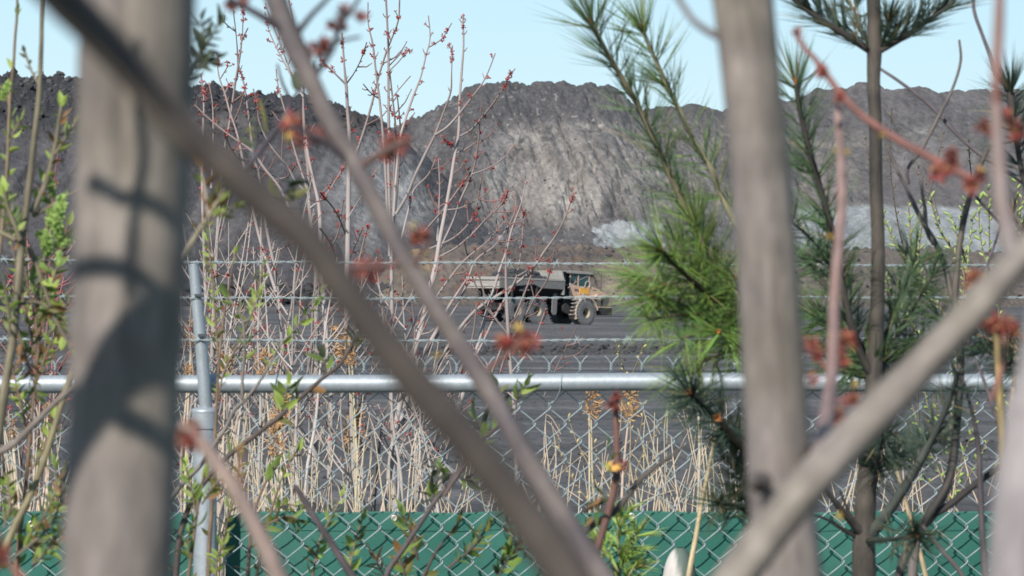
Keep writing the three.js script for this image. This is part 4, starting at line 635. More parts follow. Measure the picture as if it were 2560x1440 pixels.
{
  const base = P(1905, 1500, 5.15); base.y = 0;
  const t = thing('pine_tree', 'young pine with soft bright green needles and orange buds behind the right blurred trunk', 'pine tree', base);
  const foot = base.clone();
  part(t, 'trunk', tube([foot, P(1900, 1300, 5.15), P(1895, 900, 5.15), P(1895, 600, 5.15), P(1900, 420, 5.15)], [0.022, 0.019, 0.015, 0.011, 0.007], { rs: 10, sub: 4, col: barkCol([0.14, 0.11, 0.08]) }), M.bark);
  pineShoot(t, '1482,62,13 1505,110 1540,170,14 1590,255,15 1640,360,16 1690,470,17 1722,540,17 1752,620,18 1775,700,18 1830,790,19 1893,860,20', 5.0, { d2: 5.15, n: 560, from: 0.28, len: 165, ang: 42, spread: 16, tuft: 150, col: G2, seed: 101, bud: 26, bark: [0.2, 0.17, 0.1] });
  pineShoot(t, '1608,78,11 1630,130 1662,200,12 1700,280,13 1740,360,14 1782,430,15 1800,480,16 1850,580,17 1895,660,18', 5.05, { d2: 5.15, n: 360, from: 0.2, len: 150, ang: 42, spread: 16, tuft: 130, col: [0.12, 0.2, 0.055], seed: 102, bud: 26, bark: [0.3, 0.27, 0.17] });
  pineShoot(t, '1657,630,14 1690,662 1735,705,16 1790,755,17 1815,800,18 1890,850,19', 4.9, { d2: 5.15, n: 600, from: 0.12, len: 155, ang: 48, spread: 24, tuft: 130, col: G1, seed: 103, bud: 34, pale: true, bark: [0.06, 0.04, 0.03] });
  pineShoot(t, '1632,742,10 1665,756 1705,768,12 1760,782,13 1820,795,14 1890,830,16', 5.0, { d2: 5.15, n: 560, from: 0.05, len: 135, ang: 44, spread: 24, tuft: 100, col: [0.14, 0.24, 0.055], seed: 104, bud: 20, bark: [0.12, 0.08, 0.05], droop: 0.3 });
  pineShoot(t, '1740,560,10 1770,640 1800,700,12 1840,760,13 1890,800,15', 5.05, { d2: 5.15, n: 520, from: 0.0, len: 150, ang: 46, spread: 26, tuft: 40, col: [0.12, 0.19, 0.045], seed: 105, bark: [0.12, 0.09, 0.06] });
  pineShoot(t, '1840,700,10 1860,770 1880,830,12 1893,900,14', 5.0, { d2: 5.15, n: 440, from: 0.0, len: 145, ang: 52, spread: 28, tuft: 40, col: [0.1, 0.17, 0.04], seed: 106, bud: 22 });
  pineShoot(t, '1800,830,10 1830,850 1860,880,12 1893,930,14', 4.95, { d2: 5.15, n: 360, from: 0.0, len: 140, ang: 52, spread: 26, tuft: 40, col: [0.14, 0.25, 0.055], seed: 107, bud: 24, pale: true });
  [['1600,690,6 1650,705 1710,720,9 1745,714', 0.08], ['1690,600,6 1720,650 1755,700,9 1790,755', 0.05], ['1620,800,6 1680,790 1740,785,9 1800,795', -0.05], ['1700,850,6 1750,830 1800,815,9 1840,805', -0.1], ['1760,640,6 1790,690 1815,740,9 1850,780', 0.1], ['1720,930,6 1770,900 1820,880,9 1870,880', 0.06]].forEach(([txt, dz], i) => pineShoot(t, txt, 5.0 + dz, { d2: 5.08, n: 170, from: 0, len: 135, ang: 40, spread: 28, tuft: 26, col: [[0.12, 0.215, 0.05], [0.06, 0.12, 0.04], [0.16, 0.25, 0.07]][i % 3], seed: 180 + i, droop: 0.25 + 0.1 * (i % 3), bark: [0.16, 0.11, 0.06] }));
  pineShoot(t, '1728,985,16 1760,1020 1800,1060,18 1850,1100,20 1893,1140,22', 4.9, { d2: 5.15, n: 520, from: 0.1, len: 150, ang: 50, spread: 18, tuft: 170, col: G3, seed: 108, bud: 32, bark: [0.05, 0.035, 0.03] });
  pineShoot(t, '1800,1050,22 1830,1085 1860,1120 1893,1170,20', 4.85, { d2: 5.15, n: 220, from: 0.0, len: 130, ang: 60, spread: 25, tuft: 40, col: G3, seed: 109, bud: 46 });
  pineShoot(t, '1795,1258,10 1830,1262 1860,1275,14 1895,1300,16', 4.95, { d2: 5.15, n: 330, from: 0.0, len: 120, ang: 58, spread: 20, tuft: 80, col: [0.028, 0.05, 0.022], seed: 110, bark: [0.05, 0.04, 0.03] });
  pineShoot(t, '1835,1120,10 1850,1180 1870,1240,12 1895,1290,14', 5.05, { d2: 5.15, n: 420, from: 0.0, len: 120, ang: 45, spread: 24, tuft: 60, col: [0.05, 0.07, 0.025], seed: 111 });
}
{
  const d = 5.1, base = P(2160, 1500, d); base.y = 0;
  const t = thing('pine_tree', 'young pine with a dark upright stem and whorled branches at the right', 'pine tree', base);
  const s = shoot('2181,-60,34 2186,60,36 2186,130,38 2184,200,33 2189,320,32 2190,460,33 2195,600,34 2193,780,36 2188,900,40 2180,1050,48 2168,1200,52 2160,1330,56 2160,1460,62 2160,1600,66', d); s.pts.unshift(base); s.rad.unshift(s.rad[0] * 1.1);
  part(t, 'trunk', tube(s.pts, s.rad, { rs: 14, sub: 5, col: barkCol([0.075, 0.062, 0.05], 0.9) }), M.bark);
  const S = (txt, o) => pineShoot(t, txt, o.d ?? d - 0.05, { d2: d, bark: [0.05, 0.042, 0.036], ...o });
  S('1960,-20,8 2010,20,12 2070,60,16 2130,98,18 2184,132,20', { n: 620, from: 0.02, len: 130, ang: 44, spread: 18, tuft: 40, col: G3, seed: 121, lift: 0.7 });
  S('2420,-30,8 2370,15,11 2310,58,14 2250,98,16 2190,132,18', { n: 620, from: 0.02, len: 125, ang: 40, spread: 18, tuft: 40, col: G3, seed: 122, lift: 0.5 });
  S('2222,52,9 2212,90 2192,128,10', { n: 170, from: 0.2, len: 90, ang: 40, spread: 18, tuft: 60, col: G3, seed: 123, bud: 24, d: d - 0.02 });
  S('2135,20,7 2150,75 2180,128,9', { n: 220, from: 0, len: 110, ang: 30, spread: 18, tuft: 40, col: G3, seed: 124, d: d + 0.1 });
  S('1990,212,14 2003,290 2022,370,15 2042,440,16 2070,540,17 2085,600,17 2100,680,18 2125,800,19 2150,880,20 2186,950,22', { n: 640, from: 0.22, len: 150, ang: 46, spread: 16, tuft: 110, col: G2, seed: 125, bud: 28, d: d - 0.15 });
  S('1975,550,7 2030,600 2065,650,9 2100,720,11', { n: 300, from: 0, len: 120, ang: 50, spread: 16, tuft: 40, col: G2, seed: 126, d: d - 0.1 });
  for (const [txt, k, c] of [['2030,660,9 2070,720 2110,790,12 2150,860,14 2186,930,16', 127, [0.05, 0.1, 0.03]], ['2040,790,9 2080,820 2130,860,12 2186,910,14', 128, [0.055, 0.115, 0.03]], ['2330,690,9 2290,760 2250,830,12 2190,920,15', 129, [0.04, 0.085, 0.03]], ['2290,640,8 2260,720 2230,800,11 2190,890,14', 130, G2], ['2350,820,9 2300,850 2250,880,12 2190,930,14', 131, [0.03, 0.065, 0.018]], ['2090,900,9 2120,920 2150,935,11 2186,960,13', 132, [0.03, 0.065, 0.02]], ['2270,920,9 2240,930 2215,945,11 2190,965,12', 133, G3]])
    S(txt, { n: 400, from: 0, len: 125, ang: 52, spread: 24, tuft: 70, col: c, seed: k, d: d + 0.15 });
  S('2045,1190,12 2070,1230 2100,1270,18 2130,1305,22 2160,1342,26', { n: 0, seed: 140, bark: [0.12, 0.1, 0.085], d: d - 0.12 });
  S('2100,1225,7 2115,1265 2140,1310,11 2160,1342,14', { n: 0, seed: 141, bark: [0.14, 0.12, 0.1], d: d - 0.08 });
  S('2030,1285,7 2070,1300 2110,1325,12 2160,1350,16', { n: 0, seed: 142, bark: [0.03, 0.025, 0.025] });
  S('2395,925,14 2380,985 2345,1065,18 2290,1170,24 2230,1265,28 2170,1345,32', { n: 260, from: 0.45, len: 110, ang: 55, spread: 20, col: G3, seed: 143, bark: [0.075, 0.085, 0.075], d: d - 0.2 });
  S('2292,1338,10 2250,1345 2210,1350,14 2165,1352,16', { n: 160, from: 0.4, len: 110, ang: 60, spread: 25, tuft: 260, col: G3, seed: 144, bud: 22, d: d - 0.5 });
  S('2210,1075,8 2200,1130 2180,1200,11', { n: 380, from: 0, len: 125, ang: 60, spread: 24, tuft: 60, col: G3, seed: 145, d: d - 0.1 });
  S('2330,1090,8 2290,1120 2230,1150,10 2170,1190,12', { n: 420, from: 0, len: 120, ang: 55, spread: 22, tuft: 60, col: G3, seed: 146, d: d + 0.1 });
}
{
  const d = 5.4, base = P(2600, 1440, d); base.y = 0;
  const t = thing('pine_tree', 'pine branch tips with dark needles at the right edge of the picture', 'pine tree', base);
  part(t, 'trunk', tube([base, P(2620, 900, d), P(2610, 560, d)], [0.02, 0.016, 0.01], { rs: 8, col: barkCol([0.08, 0.065, 0.05]) }), M.bark);
  pineShoot(t, '2527,232,22 2530,270 2538,330,14 2560,450 2612,600,16', d, { n: 300, from: 0.45, len: 120, ang: 55, spread: 20, tuft: 170, col: G3, seed: 151, bud: 30, bark: [0.05, 0.04, 0.035] });
  pineShoot(t, '2530,535,16 2560,580 2612,660,14', d, { n: 160, from: 0.2, len: 90, ang: 60, spread: 20, tuft: 120, col: [0.06, 0.055, 0.03], seed: 152, bud: 34 });
  pineShoot(t, '2470,880,9 2510,900 2560,930 2618,960,12', d, { n: 330, from: 0, len: 110, ang: 55, spread: 20, tuft: 60, col: G3, seed: 153 });
  pineShoot(t, '2420,830,8 2480,850 2560,880 2618,920,12', d, { n: 360, from: 0, len: 110, ang: 55, spread: 20, tuft: 60, col: [0.03, 0.055, 0.025], seed: 154 });
}
{
  const base = P(1548, 1500, 5.6); base.y = 0;
  const t = thing('pine_seedling', 'small light green pine seedling low before the green screen', 'pine seedling', base);
  const s = path('1548,1500,9 1550,1400,8 1545,1330,6 1552,1280,5', 5.6); s.pts.unshift(base); s.rad.unshift(s.rad[0]);
  part(t, 'stem', tube(s.pts, s.rad, { rs: 6, col: barkCol([0.25, 0.24, 0.13]) }), M.bark);
  const o = (k, n, c) => ({ n, from: 0, len: 80, ang: 42, spread: 22, tuft: 50, seed: k, col: c, w: 3, bark: [0.3, 0.28, 0.15], droop: 0.5 });
  const B = [0.22, 0.34, 0.07];
  pineShoot(t, '1552,1290,5 1547,1340 1550,1400,6 1548,1470,7', 5.6, o(161, 230, B)); pineShoot(t, '1495,1360,4 1515,1385 1548,1430,5', 5.55, o(162, 120, B)); pineShoot(t, '1590,1340,4 1575,1370 1550,1420,5', 5.6, o(163, 110, B)); pineShoot(t, '1510,1430,4 1530,1445 1548,1470,5', 5.6, o(164, 90, B));
  pineShoot(t, '1585,1420,4 1570,1440 1550,1470,5', 5.6, o(165, 90, B));
}
// ---------------------------------------------------------------- leaf plants between the lens and the fence
function leafGeo(seed, wide = 0.2, cup = 0.25) {   // a pointed leaf, its stalk end at the origin, along +y, length 1
  const r = rng(seed), pos = [], idx = [], col = [], n = 6, tw = (r() - 0.5) * 0.8, b = 0.25 + 0.4 * r();
  for (let i = 0; i <= n; i++) { const q = i / n, w = wide * Math.pow(Math.sin(Math.PI * Math.pow(q, 0.75)), 0.9) * (i === n ? 0 : 1) + 0.012, y = q - 0.1 * b * q * q, z = -b * q * q * 0.5; const cs = Math.cos(tw * q), sn = Math.sin(tw * q); for (const k of [-1, 0, 1]) { const x = k * w, zz = z + (k ? cup * w : 0); pos.push(x * cs - zz * sn * 0.3, y, zz + x * sn); const c = k ? 1 : 0.8; col.push(c, c, c); } }
  for (let i = 0; i < n; i++) for (let k = 0; k < 2; k++) { const a = i * 3 + k; idx.push(a, a + 1, a + 3, a + 1, a + 4, a + 3); }
  return fromArrays(pos, idx, null, col);
}
const leafTints = { green: [0.13, 0.2, 0.03], lime: [0.26, 0.34, 0.06], olive: [0.13, 0.125, 0.025], bronze: [0.2, 0.1, 0.03], dark: [0.035, 0.05, 0.018] };
const leafSet = {};
for (const k in leafTints) leafSet[k] = [0, 1, 2, 3].map((i) => { const g = leafGeo(200 + i, 0.12 + 0.025 * i, 0.5), c = g.attributes.color, t = leafTints[k].map((v) => v * (0.8 + 0.15 * i)); for (let j = 0; j < c.count; j++) c.setXYZ(j, t[0] * c.getX(j), t[1] * c.getX(j), t[2] * c.getX(j)); return g; });
const dirQ = (dir, roll) => new THREE.Quaternion().setFromUnitVectors(UP, dir).multiply(new THREE.Quaternion().setFromAxisAngle(UP, roll));
function leaves(t, s, d, r, { n = 8, size = 50, kinds = ['green'], from = 0.1, tuft = 2 }) {
  n = Math.round(n * 1.7); size *= 0.92;
  const line = lineOf(s);
  for (let i = 0; i < n; i++) { const end = i >= n - tuft, q = end ? 0.97 + 0.03 * r() : lerp(from, 0.95, (i + 0.7 * r()) / Math.max(1, n - tuft)), p = line.getPointAt(clamp(q)), T = line.getTangentAt(clamp(q)), side = i % 2 ? 1 : -1, N = T.clone().cross(OUT).normalize().multiplyScalar(side).applyAxisAngle(T, (r() - 0.5) * 1.8), dir = T.clone().multiplyScalar(0.55 + 0.5 * r()).addScaledVector(N, end ? 0.35 * (r() - 0.3) : 0.9).normalize(); put(t, 'leaf', leafSet[kinds[Math.floor(r() * kinds.length)]][Math.floor(r() * 4)], M.leaf, p, dirQ(dir, r() * 6), ((size * (0.6 + 0.6 * r())) / F) * d); }
}
function shrub(name, label, category, d, seed, stems, o = {}) {   // stems: [text from tip to base, leaf options or 0, depth change, bark]
  const r = rng(seed); let t = null;
  stems.forEach(([text, lo, dd = 0, bark], i) => {
    const s = shoot(text, d + dd, d + (i ? dd * 0.6 : dd)); if (!t) { const b = s.pts[0].clone(); t = thing(name, label, category, b); if (o.ground) { const f = V(b.x, 0, b.z); s.pts.unshift(f); s.rad.unshift(s.rad[0] * 1.1); t.position.copy(f); t.base = f; } }
    part(t, i ? 'branch' : 'stem', tube(s.pts, s.rad, { rs: 8, sub: 4, col: barkCol(bark ?? o.bark ?? [0.2, 0.16, 0.11], 0.5) }), M.bark);
    if (lo) leaves(t, s, d + dd, r, { ...o.leaf, ...lo });
  });
  return t;
}
const wl = { size: 36, kinds: ['lime', 'green', 'olive'] };
{ const t = shrub('willow_shrub', 'tall olive-barked willow with fuzzy green catkins at the left edge', 'shrub', 4.3, 401, [
    ['106,-40,11 104,80,11 102,150,12 97,250,14 85,350,15 75,450,17 63,540,18 52,640,20 42,760,20 30,860,22 14,960,22 0,1060,24 -20,1200,26 -30,1450,30', { n: 8, size: 30, from: 0.55, tuft: 0, kinds: ['dark', 'olive'] }],
    ['153,265,9 145,320 135,380,12 110,470,14 80,530,16', { n: 12, size: 46, kinds: ['olive', 'bronze', 'lime'] }, 0.02], ['185,310,6 160,350 138,385,8', { n: 6, size: 40, kinds: ['olive', 'lime'] }, 0.02], ['200,470,6 160,495 120,520,9 82,540,10', { n: 3, size: 24, kinds: ['green'] }, 0.03],
    ['12,480,9 20,520 36,560,12 50,600,14', { n: 9, size: 44, kinds: ['green', 'lime'] }, -0.02], ['-20,570,12 20,590 52,605,14', 0, 0.02], ['100,215,7 80,180 62,130,6'.split(' ').reverse().join(' '), { n: 4, size: 26, kinds: ['dark'] }, 0.02],
    ['175,870,10 140,800 110,720,13 92,660,15 70,620,16', { n: 22, size: 50, kinds: ['olive', 'green', 'bronze', 'lime'] }, 0.04], ['95,990,5 75,930 55,860,9 36,810,10', { n: 10, size: 42, kinds: ['green', 'olive', 'bronze'] }, 0.05, [0.2, 0.15, 0.08]], ['120,640,6 100,720 90,770,7', { n: 8, size: 38, kinds: ['lime', 'green'] }, 0.06, [0.3, 0.18, 0.12]],
    ['10,700,6 20,770 25,840,8', { n: 8, size: 40, kinds: ['green', 'lime'] }, -0.04], ['120,770,8 90,755 50,760,9', { n: 3, size: 30, kinds: ['olive'] }, 0.02],
  ], { ground: true, bark: [0.2, 0.17, 0.11], leaf: wl });
  const r = rng(402), catkin = [0, 1].map((k) => { const g = [], e = new THREE.SphereGeometry(0.5, 10, 8); e.scale(0.26, 0.95, 0.26); g.push(paint(e, [0.2, 0.3, 0.07]).toNonIndexed()); for (let i = 0; i < 150; i++) { const y = r() * 2 - 1, a = r() * 6.28, w = Math.sqrt(1 - y * y), p = V(Math.cos(a) * w * 0.14, y * 0.47, Math.sin(a) * w * 0.14), q = p.clone().multiply(V(1.7, 1.08, 1.7)).add(V(0, 0.03, 0)); const c = tube([p, q], [0.028, 0.012], { rs: 3, sub: 1 }); g.push(paint(c, jit([0.34, 0.47, 0.14], r, 0.6)).toNonIndexed()); } return mergeGeometries(g); });
  for (const [x, y, l, a] of [[108, 497, 36, 1.0], [128, 472, 40, 0.2], [150, 524, 60, 0.25], [139, 565, 72, 0.3], [116, 610, 60, 0.4], [165, 603, 52, -1.2], [148, 648, 34, -0.3], [100, 585, 34, 1.2], [14, 225, 40, 0.8], [8, 470, 30, 1]]) put(t, 'catkin', catkin[r() < 0.5 ? 0 : 1], M.petal, P(x, y, 4.3 + 0.05 * r()), new THREE.Quaternion().setFromEuler(new THREE.Euler(0.3 * r(), r() * 3, a)), (1.35 * l / F) * 4.3);
}
shrub('willow_shrub', 'thin upright willow shoot with bright green leaves at the far left', 'shrub', 4.8, 403, [
  ['42,-40,6 43,30,7 38,90 33,170,8 26,230,8 22,320,9 18,420,9 12,500,10 2,600,11 -20,760,12 -30,1000,14 -40,1440,16', { n: 36, size: 44, from: 0.4, tuft: 2, kinds: ['lime', 'green', 'green'] }], ['-15,200,5 8,225 22,260,6', { n: 3, size: 40, kinds: ['lime'] }], ['50,300,4 35,330 22,360,5', { n: 4, size: 36, kinds: ['lime'] }],
], { ground: true, bark: [0.24, 0.18, 0.11], leaf: wl });
shrub('leafy_shrub', 'dense sprigs of small yellow-green and bronze leaves between the left edge and the thick trunk', 'shrub', 4.9, 430, [
  ['135,430,4 120,520 112,620,6 105,740 95,880,8 80,1040 60,1250,11 40,1450,13', { n: 20, size: 38 }], ['170,560,4 150,640 128,720,6 108,820', { n: 16, size: 38 }], ['60,640,4 70,720 88,800,6 98,880', { n: 16, size: 36 }], ['165,760,4 140,830 110,900,6 90,960', { n: 16, size: 42 }], ['25,880,4 40,960 60,1040,6 72,1110', { n: 16, size: 40 }],
  ['150,1010,4 125,1080 95,1150,6 72,1180', { n: 14, size: 42 }], ['10,1180,4 25,1250 45,1330,6', { n: 12, size: 44 }], ['140,1230,4 110,1290 70,1340,6 48,1380', { n: 14, size: 44 }], ['165,1330,4 130,1370 80,1410,6', { n: 12, size: 44 }], ['20,560,4 35,640 60,760,6 92,900', { n: 16, size: 36 }],
], { ground: true, bark: [0.2, 0.13, 0.08], leaf: { kinds: ['lime', 'olive', 'green', 'bronze', 'lime'], from: 0.05 } });
shrub('leafy_shrub', 'olive-stemmed shrub with long slanting stems at the lower left', 'shrub', 4.0, 404, [
  ['178,930,14 160,990,15 130,1090,16 105,1165,17 75,1240,18 40,1310,19 10,1380,20 -20,1460,22', { n: 10, size: 46, from: 0.1, tuft: 2, kinds: ['olive', 'green', 'bronze'] }, 0, [0.27, 0.23, 0.13]],
  ['185,965,15 140,1005 90,1055,17 40,1105,19 -10,1135,20 -60,1165,20', 0, -0.1, [0.24, 0.2, 0.17]], ['160,1190,6 150,1250 130,1310,7 90,1350,8 40,1390,9', { n: 18, size: 46, kinds: ['olive', 'bronze', 'green', 'lime'] }, 0.1], ['150,1330,5 120,1370 80,1420,7', { n: 6, size: 40, kinds: ['green', 'olive'] }, 0.1], ['135,1160,5 140,1220 110,1290,6', { n: 7, size: 40, kinds: ['green', 'bronze'] }, 0.1], ['20,1210,6 25,1260 10,1320,7', { n: 6, size: 44, kinds: ['green', 'olive'] }, 0.1],
], { ground: true });
const cherry = { size: 52, kinds: ['green', 'olive', 'olive', 'dark', 'bronze'] };
shrub('leafy_shrub', 'grey forked twig with fresh lime buds rising before the fence post collar', 'shrub', 5.4, 405, [
  ['672,915,6 655,945 635,973,8 612,1002 588,1022,10 565,1068 538,1108,11 500,1165 462,1203,12 420,1260 380,1330,14', { n: 4, size: 26, from: 0.6, kinds: ['lime'] }],
  ['572,742,5 590,770 606,800,7 611,840 610,895,8 606,945 606,1000,9', { n: 7, size: 40, from: 0.3, tuft: 3, kinds: ['lime', 'lime', 'green'] }], ['648,735,4 635,770 622,798,6 606,805,6', { n: 5, size: 36, from: 0.3, tuft: 2, kinds: ['lime'] }],
  ['785,765,3 745,815 712,850,4 690,880 668,925,5 655,945', { n: 8, size: 36, kinds: ['lime', 'green'] }], ['775,760,3 800,740 812,722,3'.split(' ').reverse().join(' '), { n: 3, size: 34, kinds: ['lime', 'green'] }],
], { ground: true, bark: [0.23, 0.2, 0.175] });
shrub('leafy_shrub', 'dark twig with olive leaves slanting up across the top rail', 'shrub', 5.3, 406, [
  ['893,852,7 868,884,9 850,911 811,942,10 783,966 752,993,11 725,1015 701,1040,12 672,1062 647,1082,12 625,1098 604,1113,12 560,1150 500,1220,14 460,1300 440,1440,16', { n: 22, size: 56, from: 0.35, tuft: 3, ...{ kinds: cherry.kinds } }],
  ['905,815,5 890,840 868,880,7', { n: 6, size: 46, kinds: ['dark', 'olive'] }], ['800,880,4 812,910 815,940,5', { n: 5, size: 48, kinds: ['dark', 'green'] }], ['720,965,4 712,1000 702,1038,5', { n: 6, size: 54, kinds: ['green', 'lime'] }],
], { ground: true, bark: [0.1, 0.075, 0.065] });
shrub('leafy_shrub', 'reddish-leaved sprig crossing the mesh above the green screen left of centre', 'shrub', 5.5, 407, [
  ['690,1165,5 672,1190 655,1225,7 640,1270 628,1330,8 620,1440,10', { n: 11, size: 56, from: 0.15, tuft: 3, kinds: ['bronze', 'olive', 'green'] }], ['750,1300,4 720,1290 690,1300 640,1330,6', { n: 7, size: 50, kinds: ['green', 'olive'] }], ['745,1265,4 715,1262 680,1280,5', { n: 4, size: 50, kinds: ['lime', 'green'] }],
], { ground: true, bark: [0.2, 0.13, 0.1] });
shrub('leafy_shrub', 'light leafy shrub with pale blossom before the lower fence post', 'shrub', 5.2, 408, [
  ['520,1130,5 512,1180 500,1230,7 490,1300 480,1380,8 470,1460,10', { n: 14, size: 52, from: 0.3, kinds: ['lime', 'green', 'olive'] }], ['560,1190,4 535,1215 505,1260,5', { n: 8, size: 46, kinds: ['lime', 'olive', 'bronze'] }], ['465,1170,4 478,1220 492,1290,5', { n: 9, size: 46, kinds: ['lime', 'green'] }], ['560,1360,4 545,1390 540,1450,6', { n: 9, size: 36, kinds: ['lime'] }], ['480,1310,4 470,1345 474,1400,5', { n: 6, size: 40, kinds: ['lime', 'green'] }],
], { ground: true, bark: [0.18, 0.12, 0.08] });
shrub('leafy_shrub', 'dark forked twig with few narrow leaves between the two steep blurred branches', 'shrub', 5.2, 409, [
  ['1210,1070,6 1188,1105 1165,1140,9 1142,1182,11 1118,1215 1090,1250,12 1050,1310 1010,1370,13 960,1460,15', { n: 6, size: 50, from: 0.3, kinds: ['dark', 'green'] }], ['1085,1160,4 1105,1180 1140,1185,6', { n: 5, size: 48, kinds: ['dark', 'green'] }], ['1180,1200,4 1160,1198 1140,1186,5', { n: 4, size: 50, kinds: ['dark', 'green'] }], ['1085,1235,4 1080,1245 1088,1252,5', { n: 4, size: 60, kinds: ['green', 'dark'] }],
], { ground: true, bark: [0.1, 0.08, 0.08] });
shrub('leafy_shrub', 'small leaf tuft on a twig in front of the top rail at the centre', 'shrub', 5.1, 410, [
  ['1295,1000,5 1280,1012 1262,1030,7 1250,1060 1222,1085,9 1190,1110 1175,1145,9 1150,1180 1110,1240,11', { n: 5, size: 52, from: 0.4, tuft: 0, kinds: ['dark', 'green'] }], ['1312,965,4 1300,985 1288,1008,6', { n: 6, size: 52, tuft: 4, kinds: ['green', 'lime', 'green'] }], ['1245,968,4 1255,990 1272,1020,5', { n: 4, size: 56, tuft: 2, kinds: ['dark', 'olive'] }], ['1195,1050,4 1205,1062 1218,1082,6', { n: 3, size: 66, kinds: ['dark', 'green'] }],
], { bark: [0.12, 0.085, 0.075] });
shrub('leafy_shrub', 'tangle of olive and bronze leaves low before the screen at the bottom centre', 'shrub', 5.3, 411, [
  ['1150,1300,5 1120,1340 1090,1380,7 1060,1440,9 1040,1500,10', { n: 14, size: 52, kinds: ['olive', 'green', 'bronze'] }], ['1010,1290,5 1030,1340 1045,1400,7', { n: 10, size: 50, kinds: ['olive', 'bronze', 'green'] }], ['1210,1330,5 1180,1370 1120,1420,7', { n: 9, size: 52, kinds: ['olive', 'green'] }], ['1290,1370,5 1270,1400 1240,1450,7', { n: 8, size: 52, kinds: ['green', 'dark'] }], ['1270,1310,4 1285,1345 1290,1400,6', { n: 6, size: 46, kinds: ['dark', 'olive'] }], ['940,1400,5 955,1430 980,1480,7', { n: 7, size: 52, kinds: ['bronze', 'olive'] }], ['1000,1390,5 1010,1430 1015,1480,7', { n: 8, size: 54, kinds: ['olive', 'green', 'bronze'] }],
], { ground: true, bark: [0.1, 0.07, 0.06] });
shrub('leafy_shrub', 'thin sprigs of small yellow-green leaves before the reeds right of the fence post', 'shrub', 5.6, 436, [
  ['590,620,4 575,700 560,790,6 548,900 540,1040,8 530,1250,10 520,1450,12', { n: 18, size: 34 }], ['520,600,4 530,690 538,790,5 545,900', { n: 16, size: 34 }], ['660,660,4 640,740 610,830,5 560,930 545,1000', { n: 16, size: 34 }], ['745,1120,4 715,1170 690,1240,6 660,1340 640,1450,8', { n: 14, size: 40 }], ['600,1150,4 590,1220 570,1300,6 550,1380', { n: 12, size: 40 }], ['850,1240,4 830,1290 800,1350,6 780,1450', { n: 12, size: 42 }], ['905,1300,4 890,1350 870,1440,6', { n: 10, size: 42 }],
], { ground: true, bark: [0.22, 0.15, 0.1], leaf: { kinds: ['lime', 'olive', 'green', 'lime'], from: 0.05 } });
shrub('dark_twig', 'bare dark twig with a thick bud slanting down to the bottom left of centre', 'twig', 3.9, 412, [['738,1215,14 760,1250,17 790,1300,16 830,1360,18 870,1425,20 905,1490,22', 0]], { bark: [0.09, 0.07, 0.075], ground: true });
{ const d = 3.9, r = rng(413), t = shrub('dark_twig', 'upright reddish-brown twig with swollen nodes right of the screen eyelets', 'twig', d, 414, [
    ['1540,985,12 1540,1040,15 1542,1110,17 1542,1180,20 1532,1240,20 1518,1290,20 1500,1350,21 1480,1420,22 1465,1500,24', 0], ['1710,1115,7 1670,1145 1635,1170,14 1600,1200,15 1565,1245,16 1530,1285,17 1485,1310,20 1440,1345,22 1400,1390,24', 0, 0.02, [0.1, 0.085, 0.075]],
  ], { bark: [0.16, 0.08, 0.065] });
  for (const [x, y, s, g] of [[1532, 1010, 28, 1], [1530, 1165, 30, 0], [1556, 1165, 22, 1], [1540, 990, 22, 1]]) put(t, 'bud', g ? darkBlossom[0] : goldBud[0], M.petal, P(x, y, d - 0.02), Q(r), (s / F) * d);
  const s1 = shoot('1525,1110,4 1530,1170 1545,1240,5', d); leaves(t, s1, d, r, { n: 4, size: 34, kinds: ['green'] }); const s2 = shoot('1480,1290,4 1500,1240 1530,1250,5', d); leaves(t, s2, d, r, { n: 5, size: 48, kinds: ['green', 'bronze', 'dark'] });
}
shrub('dead_stem', 'tall dry straw-coloured stalk standing before the screen right of the white object', 'dry stalk', 6.75, 415, [['1792,1060,8 1782,1120,9 1770,1180,10 1752,1270,12 1740,1340,13 1722,1440,15 1705,1560,16', 0]], { ground: true, bark: [0.5, 0.4, 0.24] });
shrub('dead_stem', 'pale dry stalk leaning across the screen right of the dark pine stem', 'dry stalk', 6.6, 416, [['2214,1095,8 2230,1140,9 2250,1205,10 2270,1275,11 2292,1350,12 2312,1430,13 2335,1540,15', 0]], { ground: true, bark: [0.48, 0.37, 0.22] });
shrub('dead_stem', 'yellowish smooth stalk standing upright near the right edge', 'dry stalk', 4.2, 417, [['2488,800,16 2494,880,18 2498,960,20 2505,1080,21 2508,1160,22 2520,1280,23 2525,1460,25', 0]], { ground: true, bark: [0.3, 0.22, 0.09] });
shrub('dead_stem', 'dry jointed stalk rising past the top rail at the right edge', 'dry stalk', 6.3, 418, [['2538,880,10 2534,960,12 2528,1040,12 2526,1120,13 2522,1200,13 2518,1440,14', 0]], { ground: true, bark: [0.45, 0.32, 0.18] });
